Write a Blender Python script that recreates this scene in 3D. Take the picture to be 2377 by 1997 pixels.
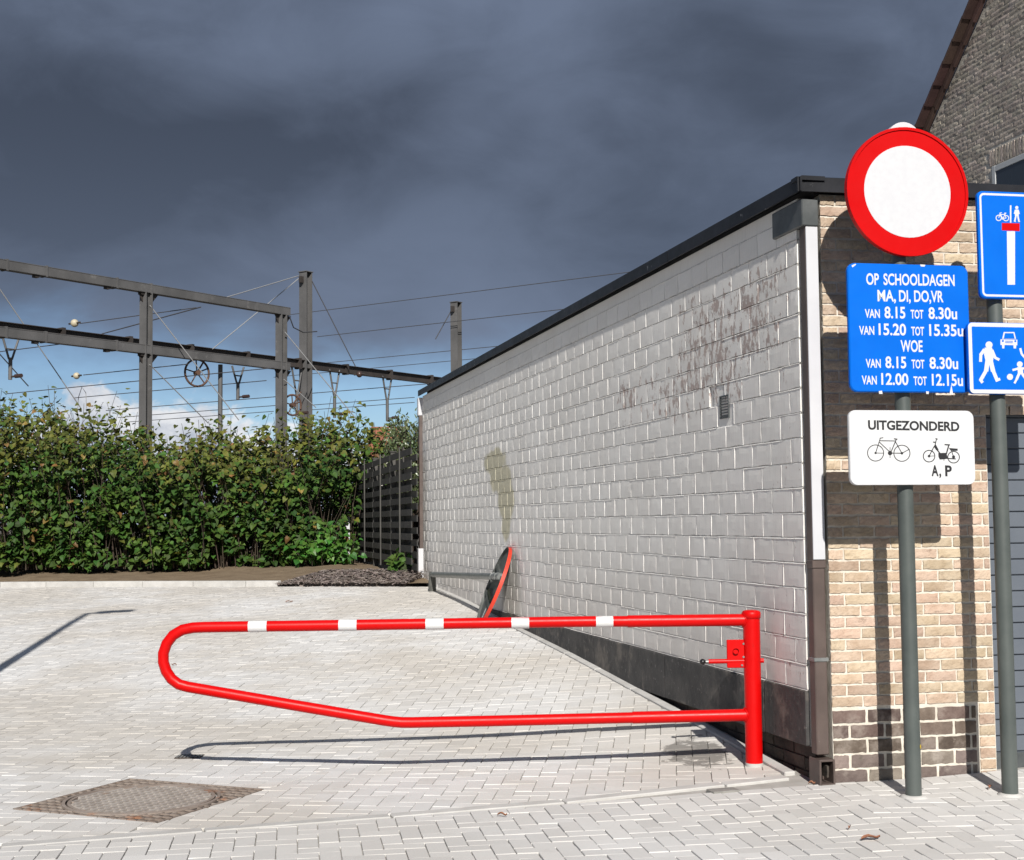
import bpy, bmesh, math, random
from mathutils import Vector, Matrix
random.seed(7)
for o in list(bpy.data.objects): bpy.data.objects.remove(o)
SC = bpy.context.scene
COL = SC.collection

# ------------------------------------------------------------------ camera
F = 3300.0; PW, PH = 2377.0, 1997.0            # focal length in photo pixels, photo size
TH = math.atan(215.5 / F); ROLL = .010; EYE = 1.54
_c, _s, _cr, _sr = math.cos(TH), math.sin(TH), math.cos(ROLL), math.sin(ROLL)
FW = Vector((0, _c, _s)); U0 = Vector((0, -_s, _c)); R0 = Vector((1, 0, 0))
RT = R0 * _cr - U0 * _sr; UP = U0 * _cr + R0 * _sr
cd = bpy.data.cameras.new('camera'); cam = bpy.data.objects.new('camera', cd); COL.objects.link(cam)
cd.sensor_fit = 'HORIZONTAL'; cd.sensor_width = 36; cd.lens = 36 * F / PW
cd.clip_start = .05; cd.clip_end = 5000
cam.matrix_world = Matrix(((RT.x, UP.x, -FW.x, 0), (RT.y, UP.y, -FW.y, 0), (RT.z, UP.z, -FW.z, EYE), (0, 0, 0, 1)))
SC.camera = cam

# ------------------------------------------------------------------ light and sky
LDIR = Vector((-.10, 1.0, -.67)).normalized()            # the way sunlight travels
ELEV = math.asin(-LDIR.z)
SUN_ROT = math.atan2(-LDIR.x, -LDIR.y)
sl = bpy.data.lights.new('sun', 'SUN'); sl.energy = 5.0; sl.angle = math.radians(.55); sl.color = (1, .955, .89)
so = bpy.data.objects.new('sun', sl); COL.objects.link(so)
so.rotation_euler = LDIR.to_track_quat('-Z', 'Y').to_euler(); so.location = (3, -20, 18)
W = bpy.data.worlds.new('World'); SC.world = W; W.use_nodes = True
SC.view_settings.view_transform = 'Standard'; SC.view_settings.look = 'None'
SC.view_settings.exposure = .25; SC.view_settings.gamma = 1; SC.view_settings.use_curve_mapping = False

class NT:
    def __init__(s, t): s.t = t
    def n(s, ty, **kw):
        d = s.t.nodes.new(ty)
        for k, v in kw.items(): setattr(d, k, v)
        return d
    def l(s, a, b): s.t.links.new(a, b)
    def put(s, sock, v):
        if hasattr(v, 'is_output'): s.l(v, sock)
        else: sock.default_value = v
    def math(s, op, a, b=0.0, c=None, clamp=False):
        d = s.n('ShaderNodeMath', operation=op, use_clamp=clamp); s.put(d.inputs[0], a); s.put(d.inputs[1], b)
        if c is not None: s.put(d.inputs[2], c)
        return d.outputs[0]
    def ss(s, v, a, b):
        d = s.n('ShaderNodeMapRange', interpolation_type='SMOOTHSTEP'); s.put(d.inputs['Value'], v)
        s.put(d.inputs['From Min'], a); s.put(d.inputs['From Max'], b); return d.outputs[0]
    def noise(s, vec, scale, detail=4, rough=.55, dist=0):
        d = s.n('ShaderNodeTexNoise'); s.put(d.inputs['Vector'], vec); d.inputs['Scale'].default_value = scale
        d.inputs['Detail'].default_value = detail; d.inputs['Roughness'].default_value = rough
        d.inputs['Distortion'].default_value = dist; return d.outputs['Fac']
    def mix(s, f, a, b, blend='MIX'):
        d = s.n('ShaderNodeMix', data_type='RGBA', blend_type=blend); s.put(d.inputs[0], f)
        for sock, v in ((d.inputs[6], a), (d.inputs[7], b)):
            if isinstance(v, tuple): v = (*v, 1) if len(v) == 3 else v
            s.put(sock, v)
        return d.outputs[2]
    def vmap(s, vec, scale=(1, 1, 1), loc=(0, 0, 0), rot=(0, 0, 0)):
        d = s.n('ShaderNodeMapping'); s.put(d.inputs[0], vec); d.inputs['Scale'].default_value = scale
        d.inputs['Location'].default_value = loc; d.inputs['Rotation'].default_value = rot; return d.outputs[0]

def build_world():
    t = NT(W.node_tree); t.t.nodes.clear()
    out = t.n('ShaderNodeOutputWorld'); tc = t.n('ShaderNodeTexCoord'); d = tc.outputs['Generated']
    sky = t.n('ShaderNodeTexSky', sky_type='NISHITA'); sky.sun_disc = False
    sky.sun_elevation = ELEV; sky.sun_rotation = SUN_ROT; sky.air_density = 1.0; sky.dust_density = .3; sky.ozone_density = 6.0
    b1 = t.n('ShaderNodeBackground'); t.l(t.mix(1.0, sky.outputs[0], (.98, .99, 1.04), 'MULTIPLY'), b1.inputs[0]); b1.inputs[1].default_value = .074
    sep = t.n('ShaderNodeSeparateXYZ'); t.l(d, sep.inputs[0]); x, y, z = sep.outputs
    # storm cloud deck: everything above a ragged lower edge, all the way round
    stretch = t.vmap(d, (1.0, 1.0, 2.0))
    nb = t.noise(stretch, 3.6, 5, .55, .3)
    nf = t.noise(t.vmap(d, (1, 1, 2.2), (3.1, .4, 1.0)), 9.0, 6, .6, .4)
    edge = t.math('ADD', t.math('MULTIPLY', t.math('SUBTRACT', nb, .5), .16), t.math('MULTIPLY', t.math('SUBTRACT', nf, .5), .07))
    edge = t.math('ADD', edge, t.math('MULTIPLY', x, -.02))
    deck = t.ss(t.math('ADD', z, edge), .068, .165)
    # shading of the deck: broad dark bellies and paler rifts
    big = t.noise(t.vmap(d, (1.0, 1.0, 2.2), (.37, 1.2, .15), (0, .25, 0)), 3.2, 3, .45, .5)
    med = t.noise(t.vmap(d, (1.0, 1.0, 1.8), (5.2, 0, 2.0), (0, .3, 0)), 9.0, 8, .6, .5)
    sh = t.math('ADD', t.math('MULTIPLY', big, .72), t.math('MULTIPLY', med, .28))
    sh = t.math('ADD', t.ss(sh, .32, .70), t.math('SUBTRACT', t.math('MULTIPLY', t.ss(t.math('ABSOLUTE', t.math('SUBTRACT', z, .235)), .0, .17), .55), .22), clamp=True)
    low = t.ss(z, .30, .06)                                 # thinner, paler towards its edge
    c = t.mix(sh, (.050, .064, .095), (.125, .157, .228))
    c = t.mix(t.math('MULTIPLY', low, .45), c, (.165, .212, .305))
    b2 = t.n('ShaderNodeBackground'); t.l(c, b2.inputs[0]); b2.inputs[1].default_value = 1.0
    # cumulus heads near the horizon
    az = t.math('ARCTAN2', x, y)
    cv = t.n('ShaderNodeCombineXYZ'); t.put(cv.inputs[0], t.math('MULTIPLY', az, 1.0)); t.put(cv.inputs[1], t.math('MULTIPLY', z, 1.6)); cv.inputs[2].default_value = .35
    # height of the cloud tops follows a slow profile over the azimuth
    cvp = t.n('ShaderNodeCombineXYZ'); t.put(cvp.inputs[0], az); cvp.inputs[1].default_value = 3.7
    prof = t.noise(cvp.outputs[0], 6.0, 2, .5)
    hump = t.math('ADD', t.ss(t.math('ABSOLUTE', t.math('ADD', az, .292)), .062, .005), t.math('MULTIPLY', t.ss(t.math('ABSOLUTE', t.math('ADD', az, .225)), .06, .01), .75))          # the big head seen over the thicket
    top = t.math('ADD', t.math('MULTIPLY', t.ss(prof, .35, .75), .035), t.math('MULTIPLY', hump, .048))
    puff = t.noise(cv.outputs[0], 38, 7, .58, .25)
    cm = t.ss(t.math('ADD', t.math('SUBTRACT', t.math('ADD', top, .038), z), t.math('MULTIPLY', t.math('SUBTRACT', puff, .5), .075)), -.004, .012)
    lit = t.noise(t.vmap(cv.outputs[0], (1, 1, 1), (-.012, -.02, 0)), 30, 6, .6, .2)
    lit = t.math('ADD', t.math('MULTIPLY', lit, .8), t.math('MULTIPLY', t.ss(t.math('SUBTRACT', t.math('ADD', top, .035), z), .05, -.01), .35))
    cc = t.mix(t.ss(lit, .38, .78), (.29, .34, .44), (.74, .75, .77))
    b3 = t.n('ShaderNodeBackground'); t.l(cc, b3.inputs[0]); b3.inputs[1].default_value = 1.0
    m1 = t.n('ShaderNodeMixShader'); t.l(cm, m1.inputs[0]); t.l(b1.outputs[0], m1.inputs[1]); t.l(b3.outputs[0], m1.inputs[2])
    m2 = t.n('ShaderNodeMixShader'); t.l(deck, m2.inputs[0]); t.l(m1.outputs[0], m2.inputs[1]); t.l(b2.outputs[0], m2.inputs[2])
    t.l(m2.outputs[0], out.inputs[0])
build_world()

# ------------------------------------------------------------------ pixels to places
def ray(px, py):
    return FW + RT * ((px - 1188.5) / F) + UP * ((998.5 - py) / F)
K = PW / 2100.0                                            # my overview was read at 2100 px wide
US = [-5, 5, 6.44, 7.2, 7.96, 8.68, 10, 11.13, 12.8, 14.5, 16.3, 18, 30]
HS = [-.05, -.045, -.04, -.015, .015, .085, .2, .30, .42, .56, .64, .68, .70]
_d = [(HS[i+1]-HS[i])/(US[i+1]-US[i]) for i in range(len(US)-1)]
_m = [_d[0]] + [0 if _d[i-1]*_d[i] <= 0 else 2*_d[i-1]*_d[i]/(_d[i-1]+_d[i]) for i in range(1, len(_d))] + [_d[-1]]
def hu(u):
    if u <= US[0]: return HS[0]
    if u >= US[-1]: return HS[-1]
    i = 0
    while u > US[i+1]: i += 1
    h = US[i+1]-US[i]; t = (u-US[i])/h
    return HS[i]*(1+2*t)*(1-t)**2 + _m[i]*h*t*(1-t)**2 + HS[i+1]*t*t*(3-2*t) - _m[i+1]*h*t*t*(1-t)
def gz(x, y):                                              # height of the paved ground
    return hu(.6*x + .8*y) - .045*min(4, max(0, x-1.9))
def gpt(px, py):                                           # pixel -> point on the ground
    d = ray(px, py); t = 3.0
    while t < 80:
        p = d*t
        if p.z + EYE < gz(p.x, p.y): break
        t += .01
    return Vector((p.x, p.y, gz(p.x, p.y)))
def ypt(px, py, Y):
    d = ray(px, py); t = Y/d.y; return Vector((d.x*t, Y, d.z*t + EYE))
def ppl(px, py, P0, N):                                    # pixel -> point on a plane
    d = ray(px, py); e = Vector((0, 0, EYE)); return e + d*((P0-e).dot(N)/d.dot(N))

# ------------------------------------------------------------------ materials
MATS = {}
def pmat(name, c1, c2=None, scale=8, rough=.6, bump=0, bscale=None, metallic=0, stretch=(1, 1, 1), rnd=0, detail=5,
         spots=None, spec=.5, transl=0, coat=0, coords='pos', contrast=(.3, .7)):
    if name in MATS: return MATS[name]
    m = bpy.data.materials.new(name); m.use_nodes = True; t = NT(m.node_tree); N = t.t.nodes
    b = N['Principled BSDF']; out = N['Material Output']
    if coords == 'pos': v = t.n('ShaderNodeNewGeometry').outputs['Position']
    else: v = t.n('ShaderNodeTexCoord').outputs['Object']
    if stretch != (1, 1, 1): v = t.vmap(v, stretch)
    col = None
    if c2 is not None:
        f = t.ss(t.noise(v, scale, detail, .6), *contrast); col = t.mix(f, c1, c2)
    else:
        rgb = t.n('ShaderNodeRGB'); rgb.outputs[0].default_value = (*c1, 1); col = rgb.outputs[0]
    if rnd:
        gi = t.n('ShaderNodeNewGeometry').outputs['Random Per Island']; oi = t.n('ShaderNodeObjectInfo').outputs['Random']
        r = t.math('FRACT', t.math('ADD', gi, oi))
        k = t.math('ADD', t.math('MULTIPLY', t.math('SUBTRACT', r, .5), 2*rnd), 1.0)
        hs = t.n('ShaderNodeHueSaturation'); t.l(k, hs.inputs['Value']); t.l(col, hs.inputs['Color'])
        r2 = t.math('FRACT', t.math('MULTIPLY', r, 7.31)); t.l(t.math('ADD', t.math('MULTIPLY', r2, .05*min(1, rnd*4)), .5-.025*min(1, rnd*4)), hs.inputs['Hue'])
        col = hs.outputs[0]
    if spots:
        for (sc, lo, hi, c, amt) in spots:
            f = t.ss(t.noise(v, sc, 4, .65), lo, hi); col = t.mix(t.math('MULTIPLY', f, amt), col, c)
    t.l(col, b.inputs['Base Color']); b.inputs['Metallic'].default_value = metallic
    rn = t.math('ADD', t.math('MULTIPLY', t.noise(v, scale*2.3, 3, .6), .25), rough-.125, clamp=True); t.l(rn, b.inputs['Roughness'])
    b.inputs['Specular IOR Level'].default_value = spec
    if coat: b.inputs['Coat Weight'].default_value = coat; b.inputs['Coat Roughness'].default_value = .12
    if bump:
        bp = t.n('ShaderNodeBump'); bp.inputs['Strength'].default_value = 1; bp.inputs['Distance'].default_value = bump
        t.l(t.noise(v, bscale or scale*3, 6, .6), bp.inputs['Height']); t.l(bp.outputs[0], b.inputs['Normal'])
    if transl:
        tr = t.n('ShaderNodeBsdfTranslucent'); t.l(col, tr.inputs[0]); mx = t.n('ShaderNodeMixShader'); mx.inputs[0].default_value = transl
        t.l(b.outputs[0], mx.inputs[1]); t.l(tr.outputs[0], mx.inputs[2]); t.l(mx.outputs[0], out.inputs[0])
    MATS[name] = m; return m

M = {}
M['sand'] = pmat('joint_sand', (.32, .305, .28), (.40, .385, .36), 6, .95, .003, 60)
M['earth'] = pmat('dull_earth', (.10, .09, .075), (.15, .135, .11), 2, .95, .01, 20)
M['asphalt'] = pmat('asphalt', (.045, .045, .047), (.065, .065, .066), 3, .9, .003, 120)
M['concrete'] = pmat('kerb_concrete', (.42, .41, .39), (.51, .50, .48), 5, .9, .002, 90, rnd=.05, spots=[(3, .58, .75, (.36, .34, .31), .5)])
M['soil'] = pmat('bare_soil', (.15, .105, .062), (.21, .155, .097), 3, .97, .03, 14, spots=[(30, .62, .72, (.33, .27, .19), .6)])
M['mulch'] = pmat('bark_mulch', (.085, .062, .052), (.21, .18, .165), 14, .95, .002, 40, rnd=.6)
M['yellow_brick'] = pmat('yellow_brick', (.405, .300, .212), (.515, .408, .308), 9, .92, .009, 40, rnd=.17, spots=[(24, .58, .72, (.25, .175, .13), .6), (70, .64, .74, (.56, .49, .39), .5)])
M['dark_brick'] = pmat('dark_brick', (.085, .058, .048), (.145, .108, .09), 10, .9, .006, 50, rnd=.28, spots=[(30, .62, .75, (.35, .30, .25), .45), (5, .5, .68, (.27, .23, .20), .6)])
M['worn_dark_brick'] = pmat('worn_dark_brick', (.15, .118, .102), (.225, .185, .16), 8, .92, .006, 50, rnd=.3, spots=[(6, .52, .68, (.36, .32, .28), .6), (14, .6, .72, (.07, .075, .05), .5)])
M['grey_brick'] = pmat('grey_brown_brick', (.34, .295, .25), (.48, .42, .36), 5, .92, .004, 30, rnd=.22, spots=[(18, .64, .76, (.16, .13, .115), .6), (3, .55, .7, (.30, .27, .27), .5)])
M['mortar'] = pmat('pale_mortar', (.56, .515, .44), (.66, .615, .54), 12, .95, .004, 70, spots=[(4, .6, .78, (.40, .36, .31), .6)])
M['grey_mortar'] = pmat('grey_mortar', (.54, .50, .44), (.68, .64, .57), 12, .95, .004, 50)
M['trim'] = pmat('black_roof_trim', (.009, .010, .013), (.017, .018, .023), 3, .5, .001, 20, spec=.25, spots=[(16, .66, .73, (.38, .39, .41), .6)])
M['zinc'] = pmat('dull_zinc', (.07, .078, .08), (.11, .118, .12), 7, .5, .001, 25, metallic=.3, spots=[(15, .68, .8, (.42, .43, .43), .4)])
M['pipe_brown'] = pmat('brown_downpipe', (.075, .055, .048), (.105, .078, .068), 5, .5, spots=[(60, .72, .78, (.45, .42, .40), .5)])
M['white_and_glare'] = pmat('white_pipe_and_glare', (.50, .505, .53), (.56, .565, .59), 2, .5, spots=[(40, .7, .8, (.42, .41, .4), .35)])  # plain white parts, and the painted sun glare on the corner downpipe
M['door'] = pmat('grey_door', (.10, .116, .14), (.112, .128, .152), 3, .5, .0006, 120)
M['tar'] = pmat('tarred_plinth', (.03, .029, .03), (.07, .066, .063), 4, .75, .006, 24, spots=[(24, .60, .70, (.26, .245, .23), .5), (3, .50, .66, (.17, .15, .13), .75), (7, .60, .7, (.02, .02, .02), .6)])
M['foundation'] = pmat('dark_foundation', (.035, .028, .024), (.075, .058, .046), 9, .95, .006, 30, rnd=.3)
M['red'] = pmat('sign_red', (.49, .001, .0015), (.52, .0012, .002), 4, .45, spec=.12)
M['sign_white'] = pmat('sign_white', (.55, .555, .58), (.585, .59, .61), 30, .4, spots=[(50, .72, .78, (.52, .53, .55), .4)])
M['panel_white'] = pmat('panel_white', (.58, .59, .60), (.63, .638, .645), 60, .4, stretch=(1, 1, 6), spots=[(20, .7, .8, (.48, .50, .51), .4)])
M['blue'] = pmat('sign_blue', (.0005, .118, .58), (.001, .130, .62), 5, .45, spec=.12)
M['letter_white'] = pmat('letter_white', (.60, .605, .62), None, rough=.45)
M['letter_black'] = pmat('letter_black', (.014, .014, .016), None, rough=.5)
M['sign_back'] = pmat('sign_back_grey', (.085, .092, .088), (.13, .138, .132), 6, .45, metallic=.3)
M['pole'] = pmat('green_grey_pole', (.062, .074, .070), (.085, .098, .092), 4, .48, spots=[(40, .70, .78, (.38, .38, .36), .35)])
M['gate_red'] = pmat('gate_red_paint', (.52, .001, .001), (.55, .0012, .0012), 6, .38, .0004, 60, spec=.22, spots=[(70, .72, .78, (.25, .03, .025), .4), (9, .66, .76, (.36, .012, .010), .45)])
M['gate_white'] = pmat('gate_white_tape', (.62, .63, .63), None, rough=.4)
M['black'] = pmat('black_plastic', (.012, .012, .013), None, rough=.3)
M['rubber'] = pmat('grey_rubber', (.06, .06, .055), (.10, .10, .09), 12, .8)
M['galv'] = pmat('galvanised_steel', (.17, .18, .175), (.27, .28, .275), 14, .45, metallic=.5)
M['orange_rim'] = pmat('orange_red_rim', (.60, .045, .018), (.55, .033, .016), 9, .5)
M['iron'] = pmat('cast_iron', (.21, .165, .135), (.30, .255, .22), 7, .7, .001, 60, spots=[(3.2, .58, .70, (.33, .15, .075), .75), (18, .6, .72, (.40, .36, .32), .5)])
M['iron_worn'] = pmat('worn_iron', (.30, .265, .235), (.40, .365, .33), 9, .6, .001, 60, spots=[(4, .6, .7, (.30, .16, .09), .6)])
M['iron_dark'] = pmat('iron_recess', (.035, .028, .024), (.065, .05, .042), 15, .85)
M['steel'] = pmat('grey_gantry_steel', (.078, .077, .077), (.12, .118, .118), .9, .6, spots=[(1.6, .6, .75, (.22, .215, .21), .5)])
M['dark_steel'] = pmat('dark_gantry_steel', (.028, .023, .021), (.05, .042, .038), 1.2, .65)
M['wire'] = pmat('dark_wire', (.06, .06, .065), None, rough=.6)
M['wire_pale'] = pmat('galvanised_stay', (.27, .275, .28), None, rough=.5)
M['insul'] = pmat('cream_insulator', (.45, .40, .29), None, rough=.5)
M['insul_dark'] = pmat('brown_insulator', (.05, .03, .025), None, rough=.35)
M['rust'] = pmat('rusty_wheel', (.07, .038, .027), (.11, .06, .04), 6, .8)
M['fence'] = pmat('dark_stained_wood', (.030, .029, .028), (.048, .046, .044), 5, .8, .001, 60, stretch=(1, 1, 1), rnd=.2)
M['fence_post'] = pmat('grey_brown_post', (.055, .053, .048), (.085, .081, .074), 5, .8, .001, 50, rnd=.12)
M['leaf'] = pmat('green_leaf', (.026, .064, .011), (.056, .108, .015), 2.0, .62, rnd=.45, transl=.15, spec=.3, coords='pos')
M['leaf_olive'] = pmat('olive_leaf', (.060, .078, .013), (.112, .122, .020), 1.6, .62, rnd=.45, transl=.15, spec=.3)
M['leaf_autumn'] = pmat('autumn_leaf', (.15, .08, .024), (.21, .13, .032), 2, .6, rnd=.35, transl=.2)
M['leaf_shrub'] = pmat('shrub_leaf', (.075, .105, .045), (.12, .15, .07), 3, .35, rnd=.35, transl=.1)
M['leaf_bright'] = pmat('bright_leaf', (.040, .13, .018), (.075, .19, .026), 2, .5, rnd=.3, transl=.25)
M['stem'] = pmat('brown_stem', (.035, .026, .018), (.075, .054, .038), 6, .85, rnd=.35)
M['dead_leaf'] = pmat('fallen_leaf', (.22, .085, .05), (.32, .15, .08), 20, .8)
M['verge'] = pmat('brown_roof_tile', (.075, .042, .036), (.105, .060, .050), 5, .7, .001, 40, rnd=.18)
M['red_tile'] = pmat('red_roof_tile', (.24, .085, .048), (.31, .12, .065), 2, .8, .01, 8)
M['render_wall'] = pmat('pale_render', (.55, .52, .47), (.62, .59, .54), 2, .9)
M['frame_white'] = pmat('window_frame', (.52, .54, .55), None, rough=.45)
M['roof_felt'] = pmat('roof_felt', (.05, .05, .052), (.075, .075, .078), 4, .9, .003, 30)
M['yellow'] = pmat('yellow_sticker', (.75, .52, .03), None, rough=.5)
M['cover_grey'] = pmat('grey_cover_plate', (.20, .195, .18), (.27, .26, .24), 20, .7)
M['marker_red'] = pmat('marker_red', (.45, .09, .07), None, rough=.6)
def glass():
    m = bpy.data.materials.new('dark_window_glass'); m.use_nodes = True; b = m.node_tree.nodes['Principled BSDF']
    b.inputs['Base Color'].default_value = (.03, .04, .05, 1); b.inputs['Roughness'].default_value = .06; b.inputs['Specular IOR Level'].default_value = .8
    return m
M['glass'] = glass()
def paver_mat(name, c1, c2, c3):
    m = bpy.data.materials.new(name); m.use_nodes = True; t = NT(m.node_tree); b = t.t.nodes['Principled BSDF']
    g = t.n('ShaderNodeNewGeometry'); p = g.outputs['Position']; oi = t.n('ShaderNodeObjectInfo').outputs['Random']
    r = t.math('FRACT', t.math('ADD', g.outputs['Random Per Island'], oi))
    col = t.mix(t.ss(t.noise(p, .42, 4, .55), .38, .62), c1, c2)            # pale sand dust in drifts
    col = t.mix(t.math('MULTIPLY', t.ss(r, .72, 1.0), .34), col, c3)
    k = t.math('ADD', t.math('MULTIPLY', t.math('FRACT', t.math('MULTIPLY', r, 5.7)), .12), .93)
    hs = t.n('ShaderNodeHueSaturation'); t.l(k, hs.inputs['Value']); t.l(col, hs.inputs['Color'])
    col = t.mix(t.math('MULTIPLY', t.ss(t.noise(p, 9, 5, .65), .55, .8), .28), hs.outputs[0], (.36, .335, .30))
    dv = t.n('ShaderNodeVectorMath', operation='SUBTRACT'); t.l(p, dv.inputs[0]); dv.inputs[1].default_value = (1.18, 9.35, .1)      # damp dirt washed against the edging by the post
    dl_ = t.n('ShaderNodeVectorMath', operation='LENGTH'); t.l(t.vmap(dv.outputs[0], (1.9, 1.0, 1), (0, 0, 0), (0, 0, -.35)), dl_.inputs[0])
    dirt = t.ss(t.math('ADD', dl_.outputs['Value'], t.math('MULTIPLY', t.math('SUBTRACT', t.noise(p, 7, 6, .7), .5), 1.5)), .42, .28)
    col = t.mix(t.math('MULTIPLY', dirt, .75), col, (.13, .12, .11))
    col = t.mix(t.math('MULTIPLY', t.ss(t.noise(p, 1.7, 5, .7), .60, .78), .35), col, (.40, .37, .33))
    col = t.mix(t.math('MULTIPLY', t.ss(t.noise(p, 150, 2, .6), .58, .75), .22), col, (.21, .20, .19))
    t.l(col, b.inputs['Base Color']); b.inputs['Roughness'].default_value = .93; b.inputs['Specular IOR Level'].default_value = .25
    bp = t.n('ShaderNodeBump'); bp.inputs['Distance'].default_value = .0012; t.l(t.noise(p, 220, 4, .6), bp.inputs['Height']); t.l(bp.outputs[0], b.inputs['Normal'])
    return m
M['paver'] = paver_mat('lot_paver', (.525, .498, .458), (.61, .605, .595), (.48, .45, .405))
M['walk_paver'] = paver_mat('pavement_paver', (.545, .53, .505), (.60, .592, .578), (.50, .48, .455))

# ------------------------------------------------------------------ mesh helpers
class MB:
    def __init__(s): s.v = []; s.f = []; s.sm = []
    def add(s, vs, fs, smooth=False):
        o = len(s.v); s.v += [tuple(v) for v in vs]; s.f += [tuple(i+o for i in f) for f in fs]; s.sm += [smooth]*len(fs)
    def box(s, o, a, b, c):                                # corner + three edge vectors
        o, a, b, c = map(Vector, (o, a, b, c))
        if a.cross(b).dot(c) < 0: a, b = b, a
        v = [o, o+a, o+a+b, o+b, o+c, o+a+c, o+a+b+c, o+b+c]
        s.add(v, [(0, 3, 2, 1), (4, 5, 6, 7), (0, 1, 5, 4), (1, 2, 6, 5), (2, 3, 7, 6), (3, 0, 4, 7)])
    def cbox(s, c, sx, sy, sz):
        s.box((c[0]-sx/2, c[1]-sy/2, c[2]-sz/2), (sx, 0, 0), (0, sy, 0), (0, 0, sz))
    def tube(s, pts, r, n=12, caps=True):
        pts = [Vector(p) for p in pts]; rr = r if isinstance(r, (list, tuple)) else [r]*len(pts)
        up = Vector((0, 0, 1)); rings = []; pn = None
        for i, p in enumerate(pts):
            d = (pts[min(i+1, len(pts)-1)] - pts[max(i-1, 0)]).normalized()
            if pn is None:
                a = Vector((1, 0, 0)) if abs(d.z) > .9 else up; pn = (a - d*a.dot(d)).normalized()
            else: pn = (pn - d*pn.dot(d)).normalized()
            bn = d.cross(pn)
            rings.append([p + (pn*math.cos(2*math.pi*k/n) + bn*math.sin(2*math.pi*k/n))*rr[i] for k in range(n)])
        vs = [v for R in rings for v in R]; fs = []
        for i in range(len(pts)-1):
            for k in range(n): fs.append((i*n+k, i*n+(k+1) % n, (i+1)*n+(k+1) % n, (i+1)*n+k))
        s.add(vs, fs, True)
        if caps:
            s.add(rings[0], [tuple(range(n-1, -1, -1))]); s.add(rings[-1], [tuple(range(n))])
    def lathe(s, prof, base=(0, 0, 0), n=24):              # (radius, z) profile about z
        b = Vector(base); vs = []; fs = []
        for r, z in prof: vs += [b + Vector((r*math.cos(2*math.pi*k/n), r*math.sin(2*math.pi*k/n), z)) for k in range(n)]
        for i in range(len(prof)-1):
            for k in range(n): fs.append((i*n+k, i*n+(k+1) % n, (i+1)*n+(k+1) % n, (i+1)*n+k))
        s.add(vs, fs, True); s.add(vs[:n], [tuple(range(n-1, -1, -1))]); s.add(vs[-n:], [tuple(range(n))])
    def prism(s, poly, O, X, Y, Nn, d):                    # 2d polygon on frame (O,X,Y) extruded along Nn by d
        O, X, Y, Nn = map(Vector, (O, X, Y, Nn)); a = sum(poly[i][0]*poly[(i+1) % len(poly)][1]-poly[(i+1) % len(poly)][0]*poly[i][1] for i in range(len(poly)))
        if (a < 0) != (X.cross(Y).dot(Nn) < 0): poly = poly[::-1]
        lo = [O+X*u+Y*v for u, v in poly]; hi = [p+Nn*d for p in lo]; n = len(poly)
        s.add(lo+hi, [tuple(range(n-1, -1, -1)), tuple(range(n, 2*n))] + [(i, (i+1) % n, n+(i+1) % n, n+i) for i in range(n)])
    def mesh(s, name, mat, off=(0, 0, 0), bevel=0, seg=1):
        me = bpy.data.meshes.new(name); ox, oy, oz = off
        me.from_pydata([(x-ox, y-oy, z-oz) for x, y, z in s.v], [], s.f)
        me.polygons.foreach_set('use_smooth', s.sm)
        if mat: me.materials.append(mat)
        if bevel:
            bm = bmesh.new(); bm.from_mesh(me); bmesh.ops.remove_doubles(bm, verts=bm.verts, dist=1e-5)
            ed = [e for e in bm.edges if len(e.link_faces) == 2 and e.calc_face_angle(0) > .6]
            bmesh.ops.bevel(bm, geom=ed, offset=bevel, segments=seg, profile=.6, affect='EDGES', clamp_overlap=True)
            bm.to_mesh(me); bm.free()
        me.update(); return me

def world_off(p):
    v = Vector((0, 0, 0))
    while p is not None: v += p.location; p = p.parent
    return v
def link(name, me, parent=None, loc=None):
    o = bpy.data.objects.new(name, me); COL.objects.link(o)
    if parent is not None: o.parent = parent
    if loc is not None: o.location = loc
    return o
def part(name, mb, mat, parent, bevel=0, seg=1):           # mesh given in world coordinates, under an unrotated parent
    return link(name, mb.mesh(name, mat, world_off(parent), bevel, seg), parent)
def tag(o, label=None, cat=None, group=None, kind=None):
    if label: o['label'] = label
    if cat: o['category'] = cat
    if group: o['group'] = group
    if kind: o['kind'] = kind
    return o
def thing(name, label, cat, loc, group=None):
    o = link(name, None, None, loc); o.empty_display_size = .2; return tag(o, label, cat, group)
def solo(name, mb, mat, label=None, cat=None, group=None, kind=None, bevel=0, base=None):
    off = base if base is not None else (sum(v[0] for v in mb.v)/len(mb.v), sum(v[1] for v in mb.v)/len(mb.v), min(v[2] for v in mb.v))
    o = link(name, mb.mesh(name, mat, off, bevel), None, off); return tag(o, label, cat, group, kind)
Z = Vector((0, 0, 1))

# ------------------------------------------------------------------ the plan of the place
C = gpt(1925, 1817); C.z = 0.0                             # front left corner of the flat roofed building
wd = ray(410, 1221); WD = Vector((wd.x, wd.y, 0)).normalized()       # along the white wall, away from the camera
WN = Vector((-WD.y, WD.x, 0)); WN = WN if WN.x < 0 else -WN          # out of the white wall
FA = math.radians(11.0); FD = Vector((math.cos(FA), math.sin(FA), 0)); FN = Vector((math.sin(FA), -math.cos(FA), 0))
WLEN = 13.6
BL = gpt(0, 1964); BR = gpt(1857, 1800); BD = (BR-BL); BD.z = 0; BD.normalize(); BN = Vector((-BD.y, BD.x, 0))   # flush kerb across the entrance
K0 = gpt(0, 1364); K1 = gpt(645, 1362); KD = (K1-K0); KD.z = 0; KD.normalize(); KN = Vector((-KD.y, KD.x, 0))    # kerb along the back

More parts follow.
